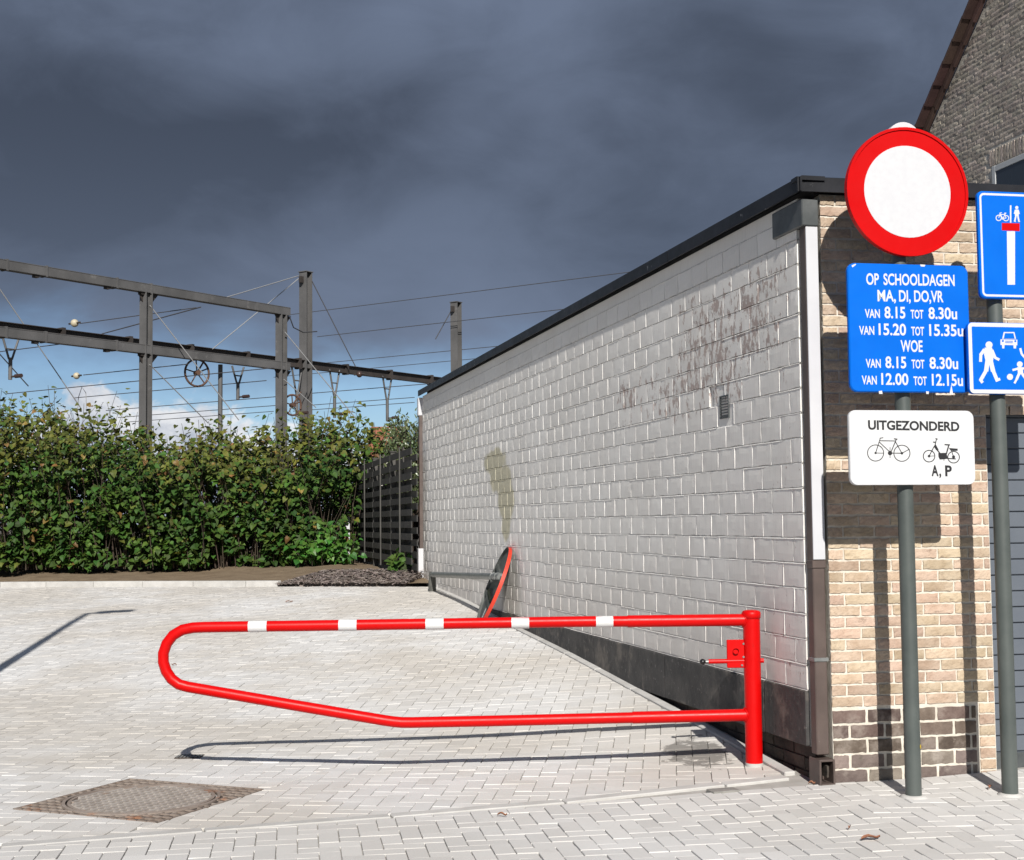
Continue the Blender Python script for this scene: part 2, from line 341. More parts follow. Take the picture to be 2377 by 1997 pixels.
# ---- ground
def axis(lo, hi, step, far):
    a = []; v = lo
    while v < hi+1e-6: a.append(v); v += step
    e = step; L = [lo]; H = [a[-1]]
    while H[-1] < far: e *= 1.7; H.append(H[-1]+e)
    e = step
    while L[-1] > -far: e *= 1.7; L.append(L[-1]-e)
    return L[:0:-1] + a + H[1:]
gx = axis(-14, 9, .3, 1500); gy = axis(2, 32, .3, 1500)
mb = MB(); nx = len(gx)
mb.add([(x, y, gz(x, y)-.030) for y in gy for x in gx], [(j*nx+i, j*nx+i+1, (j+1)*nx+i+1, (j+1)*nx+i) for j in range(len(gy)-1) for i in range(nx-1)], True)
solo('ground', mb, M['earth'], kind='structure', base=(0, 0, 0))
RZ = lambda x, y: gz(x, y)-.006
mb = MB(); rx = [-40+i*1.0 for i in range(81)]; ry = [-14+i*.5 for i in range(41)]
mb.add([(x, min(y, 5.55+(y-6)*.0+x*.15 if y > 5.9 else y), RZ(x, y)-.004) for y in ry for x in rx], [(j*81+i, j*81+i+1, (j+1)*81+i+1, (j+1)*81+i) for j in range(40) for i in range(80)], True)
solo('road', mb, M['asphalt'], kind='structure', base=(0, 0, 0))

# ---- herringbone paving, every paver cut to the edges it meets
def clip(poly, p, n):                                      # keep the side where (q-p).n <= 0
    out = []
    for i in range(len(poly)):
        a, b = poly[i], poly[(i+1) % len(poly)]
        da = (a[0]-p[0])*n[0]+(a[1]-p[1])*n[1]; db = (b[0]-p[0])*n[0]+(b[1]-p[1])*n[1]
        if da <= 0: out.append(a)
        if (da < 0 < db) or (db < 0 < da):
            t = da/(da-db); out.append((a[0]+(b[0]-a[0])*t, a[1]+(b[1]-a[1])*t))
    return out
def area(p): return .5*sum(p[i][0]*p[(i+1) % len(p)][1]-p[(i+1) % len(p)][0]*p[i][1] for i in range(len(p)))
def centroid(p): return (sum(q[0] for q in p)/len(p), sum(q[1] for q in p)/len(p))
def paver_geo(poly, inset=.0022, lift=.0, deep=.03):
    if area(poly) < 0: poly = poly[::-1]
    n = len(poly); cx, cy = centroid(poly); dz = random.gauss(0, .0011)+lift
    tx, ty = random.gauss(0, .008), random.gauss(0, .008)
    V = []
    for k, (x, y) in enumerate(poly): V.append((x, y, gz(x, y)-deep))
    for k, (x, y) in enumerate(poly): V.append((x, y, gz(x, y)-.004+dz))
    for k, (x, y) in enumerate(poly):
        L = math.hypot(x-cx, y-cy) or 1; f = max(.3, 1-inset*1.41/L); X, Y = cx+(x-cx)*f, cy+(y-cy)*f
        V.append((X, Y, gz(X, Y)+dz+tx*(X-cx)+ty*(Y-cy)))
    Fs = [tuple(range(2*n, 3*n))]
    for k in range(n):
        j = (k+1) % n; Fs.append((k, j, n+j, n+k)); Fs.append((n+k, n+j, 2*n+j, 2*n+k))
    return V, Fs
def herringbone(ang, w, halfplanes, box, hole=None, gap=.0018):
    ca, sa = math.cos(ang), math.sin(ang); out = []
    xs = [box[0], box[2]]; ys = [box[1], box[3]]
    cr = [(x*ca+y*sa, -x*sa+y*ca) for x in xs for y in ys]
    i0, i1 = int(min(c[0] for c in cr)/w)-3, int(max(c[0] for c in cr)/w)+3
    j0, j1 = int(min(c[1] for c in cr)/w)-3, int(max(c[1] for c in cr)/w)+3
    for j in range(j0, j1):
        for i in range(i0, i1):
            q = (i-j) % 4
            if q == 0: r = (i*w, j*w, (i+2)*w, (j+1)*w)
            elif q == 2: r = (i*w, (j-1)*w, (i+1)*w, (j+1)*w)
            else: continue
            g = gap*random.uniform(.7, 1.5); a, b, c, d = r[0]+g, r[1]+g, r[2]-g, r[3]-g
            P = [(u*ca-v*sa, u*sa+v*ca) for u, v in ((a, b), (c, b), (c, d), (a, d))]
            m = centroid(P)
            if not (box[0]-.3 < m[0] < box[2]+.3 and box[1]-.3 < m[1] < box[3]+.3): continue
            for p, n in halfplanes:
                P = clip(P, p, n)
                if len(P) < 3: break
            if len(P) < 3 or abs(area(P)) < .0012: continue
            if hole:
                pcs = []; rest = P
                for p, n in hole:                          # hole = outward half planes of a convex area
                    o = clip(rest, p, (-n[0], -n[1]))
                    if len(o) >= 3 and abs(area(o)) > .001: pcs.append(o)
                    rest = clip(rest, p, n)
                    if len(rest) < 3: break
                out += pcs
            else: out.append(P)
    return out
def pix_size(P):
    x, y = centroid(P); d = math.hypot(x, y)
    if y < 4 or abs(x/y) > .37: return 0
    v = Vector((x, y, gz(x, y)-EYE)); py = v.dot(UP)/v.dot(FW)
    if py < -.306: return 0
    return 1/d
def lay(name, polys, mat, label):
    root = tag(link(name, None, None, (0, 0, 0)), kind='structure'); root['label'] = label
    polys.sort(key=pix_size, reverse=True)
    for P in polys[:300]:
        V, Fs = paver_geo(P); c = centroid(P); z = gz(*c)
        m = MB(); m.add(V, Fs); link('paver', m.mesh('paver', mat, (c[0], c[1], z)), root, (c[0], c[1], z))
    m = MB()
    for P in polys[300:]: m.add(*paver_geo(P))
    tag(part('paver_field', m, mat, root), kind='stuff'); return root

ML, MT, MR, MBt = gpt(44, 1881), gpt(283, 1806), gpt(599, 1831), gpt(384, 1914)
MC = (ML+MT+MR+MBt)/4; MX = ((MR-MT)+(MBt-ML)); MX.z = 0; MX.normalize(); MY = Vector((-MX.y, MX.x, 0)); MS = 1.02
hole = [((MC.x+sx*n.x*MS/2, MC.y+sx*n.y*MS/2), (sx*n.x, sx*n.y)) for n in (MX, MY) for sx in (1, -1)]
KG = .075                                                  # gap between wall and the kerb along it
wall_k = C + WN*(KG+.075)
lot_hp = [((BL.x+BN.x*.05, BL.y+BN.y*.05), (-BN.x, -BN.y)), ((wall_k.x, wall_k.y), (-WN.x, -WN.y)), ((K0.x, K0.y), (KN.x, KN.y))]
LA = math.atan2(ray(1560, 1206).x, ray(1560, 1206).y)
def bed(name, corners):
    xs_ = sorted(c[0] for c in corners); m_ = MB(); n_ = 60; x0, x1, y0, y1 = xs_[0], xs_[-1], min(c[1] for c in corners), max(c[1] for c in corners)
    m_.add([(x0+(x1-x0)*i/n_, y0+(y1-y0)*j/n_, gz(x0+(x1-x0)*i/n_, y0+(y1-y0)*j/n_)-.0125) for j in range(n_+1) for i in range(n_+1)], [(j*(n_+1)+i, j*(n_+1)+i+1, (j+1)*(n_+1)+i+1, (j+1)*(n_+1)+i) for j in range(n_) for i in range(n_)], True)
    solo(name, m_, M['sand'], kind='structure', base=(0, 0, 0))
bed('sand_bed', [(-12.5, 6.0), (4.6, 25.6)])
lay('parking_lot_paving', herringbone(-LA, .105, lot_hp, (-12.5, 2.5, 2.4, 26), hole), M['paver'], 'pale grey herringbone block paving of the sloping yard')
walk_hp = [((BL.x-BN.x*.05, BL.y-BN.y*.05), (BN.x, BN.y)), ((C.x+FN.x*.02, C.y+FN.y*.02), (-FN.x, -FN.y))]
lay('pavement', herringbone(math.radians(8.6), .104, walk_hp+[((0, 5.6), (.15, -1.0))], (-6.5, 4.4, 7.5, 9.5)), M['walk_paver'], 'pale herringbone block pavement in front of the barrier')

# ---- kerbs: stones of their own
def kerb(name, A, D, N, length, wdt, top, deep, step, label, z=gz, gapz=.012):
    root = tag(link(name, None, None, (A.x, A.y, 0)), kind='structure'); root['label'] = label
    s = 0
    while s < length:
        e = min(step, length-s); m = MB(); p0 = A+D*(s+gapz/2); p1 = A+D*(s+e-gapz/2); t = []
        for p in (p0, p1):
            for k in (0, wdt):
                q = p+N*k; t.append((q.x, q.y, z(q.x, q.y)))
        a, b, c, d = t                                     # p0 in, p0 out, p1 in, p1 out
        V = [(q[0], q[1], q[2]-deep) for q in (a, c, d, b)] + [(q[0], q[1], q[2]+top+random.gauss(0, .001)) for q in (a, c, d, b)]
        m.add(V, [(0, 3, 2, 1), (4, 5, 6, 7), (0, 1, 5, 4), (1, 2, 6, 5), (2, 3, 7, 6), (3, 0, 4, 7)])
        me = m.mesh('kerb_stone', M['concrete'], (A.x, A.y, 0), .006); bm = bmesh.new(); bm.from_mesh(me); bmesh.ops.recalc_face_normals(bm, faces=bm.faces); bm.to_mesh(me); bm.free()
        link('kerb_stone', me, root); s += e
    return root
def lineX(P, D, Q, E):                                     # intersection of two plan lines
    det = D.x*(-E.y)+E.x*D.y; r = Q-P; t = (r.x*(-E.y)+E.x*r.y)/det; return P+D*t
bl0 = BL-BD*7; br1 = lineX(BL, BD, C+WN*.16, WD)
kerb('entrance_kerb', bl0-BN*.045, BD, BN, (br1-bl0).length, .09, .004, .2, 1.0, 'flush concrete kerb strip between yard and pavement')
k0 = lineX(C+WN*KG, WD, BL+BN*.05, BD); k1 = lineX(C+WN*KG, WD, K0, KD)
kerb('wall_kerb', k0, WD, WN, (k1-k0).length, .07, .012, .2, 1.0, 'narrow white concrete edging along the foot of the white wall')
kb = K0-KD*5
kerb('back_kerb', kb, KD, KN, (K1-kb).length, .10, .085, .3, 1.0, 'raised concrete kerb along the back of the yard')

# ---- soil bank, mulch
def soilz(s, t):                                           # s along back kerb, t away from the yard
    base = gz(*(K0+KD*s+KN*t).xy); return base*.0 + .62 + .045*min(t, 4.2) + (.06 if t > .12 else .0)
mb = MB(); ns, nt_ = 70, 26; vs = []
for j in range(nt_+1):
    for i in range(ns+1):
        s = -7+i*(17.5/ns); t = .06+(j/nt_)**1.3*14; p = K0+KD*s+KN*t
        k0z = gz(*(K0+KD*s).xy)
        z = k0z+.055+min(1, t/4.2)*(.83-k0z-.055)+.018*math.sin(s*3.1+t*2)+random.gauss(0, .008)+(.03*math.sin(t*1.3+s) if t > .3 else 0)
        vs.append((p.x, p.y, z))
mb.add(vs, [(j*(ns+1)+i, j*(ns+1)+i+1, (j+1)*(ns+1)+i+1, (j+1)*(ns+1)+i) for j in range(nt_) for i in range(ns)], True)
solo('soil_bank', mb, M['soil'], kind='structure')
def soil_h(x, y):
    q = Vector((x, y, 0))-Vector((K0.x, K0.y, 0)); s, t = q.dot(KD), q.dot(KN); k0z = gz(*(K0+KD*s).xy)
    return k0z+.055+min(1, max(0, t)/4.2)*(.83-k0z-.055)
mb = MB()
for _ in range(4600):                                      # bark chips in a low heap
    s = random.uniform(0, 1); t = random.random()**1.2
    A = K1+KD*(.0+s*2.25); p = A+KN*(-.02+t*2.3*(1-.35*(1-s))); p = p-KD*(t*.25)
    hgt = .02+.16*math.sin(math.pi*min(1, t*1.05+.06))*min(1, s*4+.1)
    base = Vector((p.x, p.y, soil_h(p.x, p.y)-.03+hgt*random.uniform(.55, 1)))
    a = random.uniform(0, 6.28); L = random.uniform(.03, .12); wv = random.uniform(.012, .034)
    X = Vector((math.cos(a), math.sin(a), random.uniform(-.4, .4))).normalized(); Y = X.cross(Z).normalized(); Y.z += random.uniform(-.5, .5); N_ = X.cross(Y)
    mb.box(base-X*L/2-Y*wv/2, X*L, Y*wv, N_*.006)
tag(solo('bark_mulch', mb, M['mulch'], kind='stuff'), 'low heap of dark bark mulch beside the fence foot', 'mulch')
mb = MB()                                                  # the heap's body under the chips
n1, n2 = 24, 14; vs = []
for j in range(n2+1):
    for i in range(n1+1):
        s = i/n1; t = j/n2; A = K1+KD*(s*2.25); p = A+KN*(-.02+t*2.3*(1-.35*(1-s)))-KD*(t*.25)
        h = .12*math.sin(math.pi*min(1, t*1.05+.06))*min(1, s*4+.1)-(.12 if i in (0, n1) or j in (0, n2) else 0)
        vs.append((p.x, p.y, soil_h(p.x, p.y)-.03+h))
mb.add(vs, [(j*(n1+1)+i, j*(n1+1)+i+1, (j+1)*(n1+1)+i+1, (j+1)*(n1+1)+i) for j in range(n2) for i in range(n1)], True)
solo('mulch_bed', mb, M['mulch'], kind='structure')

# ------------------------------------------------------------------ flat roofed building
# white wall paint: procedural stains live in wall coordinates (metres along the wall, metres up)
def wall_paint():
    m = bpy.data.materials.new('white_wall_paint'); m.use_nodes = True; t = NT(m.node_tree); b = t.t.nodes['Principled BSDF']
    p = t.n('ShaderNodeNewGeometry').outputs['Position']
    q = t.vmap(p, (1, 1, 1), (-C.x, -C.y, 0))
    dt = t.n('ShaderNodeVectorMath', operation='DOT_PRODUCT'); t.l(q, dt.inputs[0]); dt.inputs[1].default_value = WD; s = dt.outputs['Value']
    z = t.n('ShaderNodeSeparateXYZ'); t.l(p, z.inputs[0]); z = z.outputs[2]
    cv = t.n('ShaderNodeCombineXYZ'); t.l(s, cv.inputs[0]); t.l(z, cv.inputs[1]); wv = cv.outputs[0]
    oi = t.n('ShaderNodeObjectInfo').outputs['Random']; gi = t.n('ShaderNodeNewGeometry').outputs['Random Per Island']
    r = t.math('FRACT', t.math('ADD', oi, gi))
    col = t.mix(t.ss(t.noise(wv, 1.3, 4, .6), .35, .65), (.77, .75, .715), (.81, .795, .765))
    col = t.mix(t.math('MULTIPLY', r, .13), col, (.50, .48, .45))
    drag = t.noise(t.vmap(wv, (14, .9, 1)), 5, 5, .65)                       # vertical scoring of the old blocks
    col = t.mix(t.math('MULTIPLY', t.ss(drag, .5, .75), .30), col, (.47, .45, .42))
    # dirt near the foot
    foot = t.ss(z, 1.55, .5); col = t.mix(t.math('MULTIPLY', foot, t.math('ADD', t.math('MULTIPLY', t.noise(wv, 2.2, 4, .6), .5), .05)), col, (.44, .38, .345))
    # flaking paint high up near the street end: bare red block shows
    def band(s0, s1, z0, z1, soft):
        a = t.math('MULTIPLY', t.ss(s, s0-soft, s0+soft), t.ss(s, s1+soft, s1-soft)); c = t.math('MULTIPLY', t.ss(z, z0-soft*.5, z0+soft*.5), t.ss(z, z1+soft*.5, z1-soft*.5))
        return t.math('MULTIPLY', a, c)
    reg = t.math('MAXIMUM', t.math('MULTIPLY', band(.1, 2.4, 2.5, 3.22, .35), .97), t.math('MULTIPLY', band(.9, 3.8, 2.25, 2.75, .25), .95))
    reg = t.math('MAXIMUM', reg, t.math('MULTIPLY', band(.0, .75, .5, 2.6, .25), .62))
    reg = t.math('MAXIMUM', reg, t.math('MULTIPLY', band(3.4, 7.0, 2.1, 2.5, .25), .55))
    fl = t.math('ADD', t.noise(t.vmap(wv, (1.5, .7, 1)), 11, 8, .72), t.math('MULTIPLY', t.math('SUBTRACT', r, .5), .10))
    fm = t.ss(t.math('ADD', fl, t.math('MULTIPLY', t.math('SUBTRACT', reg, 1.0), .30)), .515, .545)
    bare = t.mix(t.noise(wv, 30, 3, .6), (.20, .10, .08), (.38, .27, .235))
    col = t.mix(t.math('MULTIPLY', fm, .66), col, bare)
    # khaki splash with a run below it
    st = t.noise(wv, 3.5, 4, .6)
    def blob(s0, z0, rs, rz):
        a = t.math('DIVIDE', t.math('SUBTRACT', s, s0), rs); c = t.math('DIVIDE', t.math('SUBTRACT', z, z0), rz)
        return t.math('SQRT', t.math('ADD', t.math('MULTIPLY', a, a), t.math('MULTIPLY', c, c)))
    SB = [wall_sz(*p_) for p_ in ((1163, 1072), (1178, 1110), (1190, 1165), (1189, 1215))]
    ds = [blob(*SB[0], .62, .16), blob(*SB[1], .62, .16), blob(*SB[2], .42, .26), blob(*SB[3], .22, .22)]
    dm = ds[0]
    for d_ in ds[1:]: dm = t.math('MINIMUM', dm, d_)
    km = t.ss(t.math('ADD', dm, t.math('MULTIPLY', t.math('SUBTRACT', st, .5), 1.1)), 1.12, .80)
    col = t.mix(t.math('MULTIPLY', km, .68), col, (.42, .385, .225))
    t.l(col, b.inputs['Base Color']); b.inputs['Roughness'].default_value = .75; b.inputs['Specular IOR Level'].default_value = .3
    bp = t.n('ShaderNodeBump'); bp.inputs['Distance'].default_value = .0022
    h = t.math('ADD', t.math('MULTIPLY', drag, .6), t.math('ADD', t.math('MULTIPLY', t.noise(wv, 60, 4, .6), .4), t.math('MULTIPLY', fm, -.6)))
    t.l(h, bp.inputs['Height']); t.l(bp.outputs[0], b.inputs['Normal']); return m
def wall_sz(px, py):
    q = ppl(px, py, C, WN)-C; return q.dot(WD), q.z
ZTOP = ppl(1925, 414, C+FN*.07, FN).z                      # upper edge of the roof trim
print('roof top z', ZTOP, 'wall end s', wall_sz(980, 906), 'plinth', wall_sz(1500, 1502))
TRIM = .085; OVER = .075
M['wall_paint'] = wall_paint(); M['joint_paint'] = pmat('white_joint_paint', (.78, .76, .72), (.81, .79, .75), 5, .7, .001, 80, spots=[(6, .60, .74, (.50, .46, .42), .6)])
bld = thing('flat_roofed_building', 'flat roofed building with white painted block side wall and yellow brick front', 'building', (C.x, C.y, 0))
def W3(s, n, z): return C+WD*s+WN*n+Z*z                    # wall coordinates
def F3(u, n, z): return C+FD*u+FN*n+Z*z                    # front coordinates
ROOFU = 5.75
# --- side wall: backing of mortar, then blocks set proud of it
SK = .075                                                   # the block skin stands proud of the brick return
ZB = ZTOP-TRIM                                             # underside of trim
PZ0, PZ1 = .20, .53
S0 = .105
mb = MB(); mb.box(W3(S0+.002, SK-.013, PZ0+.004), WD*(WLEN-S0), -WN*.25, Z*(ZB-PZ0-.014))
side = part('side_wall', mb, M['wall_paint'], bld)
BH, BLN, JT = .150, .300, .011
def rough_face(w, h, d, nu, nv, jit, edge, rng):
    """front faced block: grid front with slightly worn edge, sides back to depth; local x=width, z=height, front at y=-d"""
    vs = []; fs = []
    for j in range(nv+1):
        for i in range(nu+1):
            x = -w/2+w*i/nu; z = -h/2+h*j/nv; bd = i in (0, nu) or j in (0, nv)
            if i in (0, nu): x += rng.uniform(-edge, edge)*.8
            if j in (0, nv): z += rng.uniform(-edge, edge)
            vs.append((x, -d+(rng.uniform(.2, 1)*edge if bd else 0)+rng.uniform(-jit, jit), z))
    for j in range(nv):
        for i in range(nu): a = j*(nu+1)+i; fs.append((a, a+1, a+nu+2, a+nu+1))
    rim = [i for i in range(nu+1)] + [j*(nu+1)+nu for j in range(1, nv+1)] + [nv*(nu+1)+i for i in range(nu-1, -1, -1)] + [j*(nu+1) for j in range(nv-1, 0, -1)]
    o = len(vs); vs += [(vs[i][0], 0, vs[i][2]) for i in rim]; n = len(rim)
    for k in range(n): fs.append((rim[k], o+k, o+(k+1) % n, rim[(k+1) % n]))
    return vs, fs
def variants(name, w, h, d, nu, nv, jit, edge, mat, n=6):
    out = []
    for k in range(n):
        v, f = rough_face(w, h, d, nu, nv, jit, edge, random); m = MB(); m.add(v, f); out.append((m.mesh(name, mat), v, f))
    return out
blockV = variants('block', BLN-JT, BH-JT, .016, 4, 3, .0008, .0028, M['wall_paint'])
def put(root, name, items, vars_, X, N_, size):
    """items = (centre, width scale, key); the 300 with the largest key become parts, the others one joined part"""
    Rm = Matrix((X, -N_, Z)).transposed(); base = world_off(root); e = Rm.to_euler()
    items.sort(key=lambda a: -a[2])
    for c, sx, k in items[:300]:
        me, v, f = random.choice(vars_); o = link(name, me, root, c-base); o.rotation_euler = e; o.scale = (sx, 1, 1)
    if len(items) > 300:
        m = MB()
        for c, sx, k in items[300:]:
            me, v, f = random.choice(vars_); m.add([c+Rm @ Vector((q[0]*sx, q[1], q[2])) for q in v], f)
        tag(part(name+'_field', m, vars_[0][0].materials[0], root), kind='stuff')
def inview(p):
    v = p-Vector((0, 0, EYE)); d = v.dot(FW); x = v.dot(RT)/d; y = v.dot(UP)/d
    return abs(x) < .372 and abs(y) < .315
RING = .19                                                 # smooth concrete ring beam under the roof
items = []; row = 0; z = PZ1+.004
VENT = wall_sz(1706, 945)
while z+BH < ZB-RING+BH*.6:
    s = S0-(BLN/2 if row % 2 else 0)
    while s < WLEN:
        a, b_ = max(s, S0), min(s+BLN, WLEN)
        if b_-a > .05:
            w_ = b_-a-JT; c = W3((a+b_)/2, SK-.014+.0, z+BH/2)
            dist = (c-Vector((0, 0, EYE))).length
            if not (abs((a+b_)/2-VENT[0]) < .16 and abs(z+BH/2-VENT[1]) < .10): items.append((c, w_/(BLN-JT), 1/dist))
        s += BLN
    z += BH; row += 1
put(side, 'block', items, blockV, WD*-1, WN, None)
zr = z
# mortar joints: weathered, thrown out at the lower and far edge, thick with white paint
jm = MB(); z = PZ1+.004; row = 0
def jprof(m_, pts, along): 
    n_ = len(pts); a_ = [p for p in pts]; b_ = [p+along for p in pts]
    m_.add(a_+b_, [(k, (k+1) % n_, n_+(k+1) % n_, n_+k) for k in range(n_)])
while z <= zr+.001:
    s = S0
    while s < WLEN-.05:
        L_ = min(random.uniform(.25, .6), WLEN-s); e0 = random.uniform(.0002, .0042); jz = random.gauss(0, .0012)
        jprof(jm, [W3(s, SK-.009, z+.0055+jz), W3(s, SK+e0, z-.0062+jz), W3(s, SK-.010, z-.0068+jz)], WD*L_); s += L_
    if z < zr-.01:
        s = S0+(BLN/2 if row % 2 else BLN)
        while s < WLEN-.03:
            e0 = random.uniform(-.0006, .0036); js = random.gauss(0, .0015)
            jprof(jm, [W3(s-.0055+js, SK-.010, z+.004), W3(s+.0050+js, SK+e0, z+.004), W3(s+.0062+js, SK-.010, z+.004)], Z*(BH-.009)); s += BLN
    z += BH; row += 1
jo = part('mortar_joints', jm, M['wall_paint'], side); jo['kind'] = 'stuff'
bm_ = bmesh.new(); bm_.from_mesh(jo.data); bmesh.ops.recalc_face_normals(bm_, faces=bm_.faces); bm_.to_mesh(jo.data); bm_.free()
mb = MB(); mb.box(W3(S0, SK-.006, zr+.002), WD*(WLEN-S0), -WN*.2, Z*(ZB-zr-.004)); part('ring_beam', mb, M['wall_paint'], side, .004)
# plinth slabs, tarred
s = S0+.0; pl = [0.62]+[1.9]*8; k = 0
for L_ in pl:
    e = min(L_, WLEN-s)
    if e <= .05: break
    mb = MB(); mb.box(W3(s+.004, SK+.012, PZ0+random.uniform(-.004, .004)), WD*(e-.008), -WN*.06, Z*(PZ1-PZ0-.004)); part('plinth_slab', mb, M['tar'], bld, .006); s += e
fdV = variants('brick', .30, .07, .012, 3, 2, .003, .004, M['foundation'], 4); items = []
for r_ in range(3):
    s = S0-(.15 if r_ % 2 else 0)
    while s < 6:
        items.append((W3(s+.155, SK-.055, PZ0-.04-.08*r_), 1, 1/(s+1))); s += .31
fnd = MB(); fnd.box(W3(S0, SK-.058, -.3), WD*(WLEN-S0-.1), -WN*.1, Z*(PZ0+.3-.001)); fo = part('foundation', fnd, M['foundation'], bld); put(fo, 'brick', items, fdV, WD*-1, WN, None)
# air vent in the wall
vt = MB(); vs_, vz = VENT; vw, vh = .165, .157
fr = MB()
fr.box(W3(vs_-vw/2, SK+.006, vz-vh/2), WD*.012, -WN*.03, Z*vh); fr.box(W3(vs_+vw/2-.012, SK+.006, vz-vh/2), WD*.012, -WN*.03, Z*vh)
fr.box(W3(vs_-vw/2+.0125, SK+.0055, vz-vh/2), WD*(vw-.025), -WN*.03, Z*.010); fr.box(W3(vs_-vw/2+.0125, SK+.0055, vz+vh/2-.010), WD*(vw-.025), -WN*.03, Z*.010)
vent = part('air_vent', fr, M['zinc'], bld)
pt_ = MB(); pt_.box(W3(vs_-.20, SK-.0045, vz-.16), WD*.40, -WN*.008, Z*.31); part('render_patch', pt_, M['wall_paint'], side)
bk = MB(); bk.box(W3(vs_-vw/2+.01, SK-.0125, vz-vh/2+.01), WD*(vw-.02), -WN*.01, Z*(vh-.02)); part('vent_back', bk, M['black'], vent)
for k in range(7):
    m_ = MB(); zz = vz-vh/2+.014+k*(vh-.028)/6.6; m_.box(W3(vs_-vw/2+.013, SK+.004, zz), WD*(vw-.026), (-WN*.014+Z*.010), Z*.004); part('slat', m_, M['zinc'], vent)
# --- front: yellow brick over five courses of dark brick
mb = MB(); DU0, DU1, DZ1 = 1.065, 3.75, 2.22
for (u0, u1, z0, z1) in ((0, DU0, -.4, ZB), (DU0, DU1, DZ1, ZB), (DU1, ROOFU, -.4, ZB)):
    mb.box(F3(max(u0, .026), .005, z0), FD*(u1-max(u0, .026)), -FN*.22, Z*(z1-z0))
mb.box(W3(.03, -.03, -.3), WD*.2, -WN*.1, Z*(ZB+.3-.02))
front = part('front_wall', mb, M['mortar'], bld)
yV = variants('brick', .187, .0525, .013, 9, 3, .0022, .0026, M['yellow_brick'], 9)
dV = variants('brick', .203, .070, .013, 8, 3, .0018, .0026, M['dark_brick'], 6)
items_y = []; items_d = []; items_w = []
wV = variants('brick', .203, .070, .012, 8, 3, .0020, .0034, M['worn_dark_brick'], 6)
def course(items, u0, u1, zc, off, L, j, w0):
    u = u0-off
    while u < u1:
        a, b_ = max(u, u0), min(u+L, u1)
        if b_-a > .035:
            c = F3((a+b_)/2, 0-.0, zc); items.append((c, (b_-a-j)/w0, (2 if inview(c) else 1)/(c-Vector((0, 0, EYE))).length))
        u += L
z = 0.0; r_ = -1
zd = -.09
while zd < .42:
    course(items_w if zd < .15 else items_d, .02, .945, zd+.043, (0, .11)[r_ % 2], .221, .017, .203); zd += .0866; r_ += 1
zdt = zd; zy = -.09; r_ = 0
while zy < ZB-.03:
    if zy < zdt-.01: course(items_y, .955, DU0, zy+.033, (.0, .05)[r_ % 2], .2, .0125, .187)
    elif zy+.06 < DZ1: course(items_y, .02, DU0, zy+.033, (.0, .1)[r_ % 2], .2, .0125, .187)
    else: course(items_y, .02, ROOFU, zy+.033, (.0, .1)[r_ % 2], .2, .0125, .187)
    if zy+.06 < DZ1: course(items_y, DU1, ROOFU, zy+.033, (.0, .1)[r_ % 2], .2, .0125, .187)
    zy += .0662; r_ += 1
put(front, 'brick', items_d, dV, FD, FN, None); put(front, 'brick', items_w, wV, FD, FN, None); put(front, 'brick', items_y, yV, FD, FN, None)
# garage door: ribbed grey panels
dr = MB(); dr.box(F3(DU0+.003, -.075, -.06), FD*(DU1-DU0-.006), -FN*.03, Z*(DZ1+.058)); door = part('garage_door', dr, M['door'], bld)
zz = .13; 
while zz < DZ1-.03:
    m_ = MB(); h_ = min(.0965, DZ1-.012-zz); m_.box(F3(DU0+.012, -.074, zz+.003), FD*(DU1-DU0-.024), FN*.014, Z*(h_-.006)); part('panel', m_, M['door'], door, .004); zz += .0965
m_ = MB(); m_.box(F3(DU0+.01, -.073, -.05), FD*(DU1-DU0-.02), FN*.012, Z*.172); part('bottom_board', m_, M['zinc'], door, .003)
# roof, trim in lengths with visible joints
rf = MB(); P_ = [F3(-.0, -.02, 0), F3(ROOFU, -.02, 0), F3(ROOFU, -.02, 0)+WD*WLEN, W3(WLEN, .0, 0)]
rf.prism([(p.x-C.x, p.y-C.y) for p in P_], (C.x, C.y, ZB+.004), (1, 0, 0), (0, 1, 0), (0, 0, 1), TRIM-.03); roof = part('flat_roof', rf, M['roof_felt'], bld)
core = MB(); P2 = [F3(.15, -.24, 0), F3(ROOFU, -.24, 0), F3(ROOFU, -.24, 0)+WD*(WLEN-.3), W3(WLEN-.05, -.22, 0)]
core.prism([(p.x-C.x, p.y-C.y) for p in P2], (C.x, C.y, -.3), (1, 0, 0), (0, 1, 0), (0, 0, 1), ZB+.295); part('building_core', core, M['foundation'], bld)
u = -OVER-.0
def trim_piece(o, along, outn, L):
    m_ = MB(); lw = .16 if outn == WN else .10; pr = [(0, 0), (0, TRIM), (-.012, TRIM+.006), (-lw, TRIM+.006), (-lw, TRIM-.02), (-.012, TRIM-.02), (-.012, 0)]
    m_.prism(pr, o, outn, Z, along, L-.008); part('trim_length', m_, M['trim'], roof)
u = -.141
while u < ROOFU:
    L_ = min(2.05 if u > 0 else 1.95, ROOFU-u); trim_piece(F3(u, OVER, ZB), FD, FN, L_); u += L_
s = -.088; k = 0
while s < WLEN+.05:
    L_ = min(2.35, WLEN+.05-s); trim_piece(W3(s, .06+SK, ZB), WD, WN, L_); s += L_
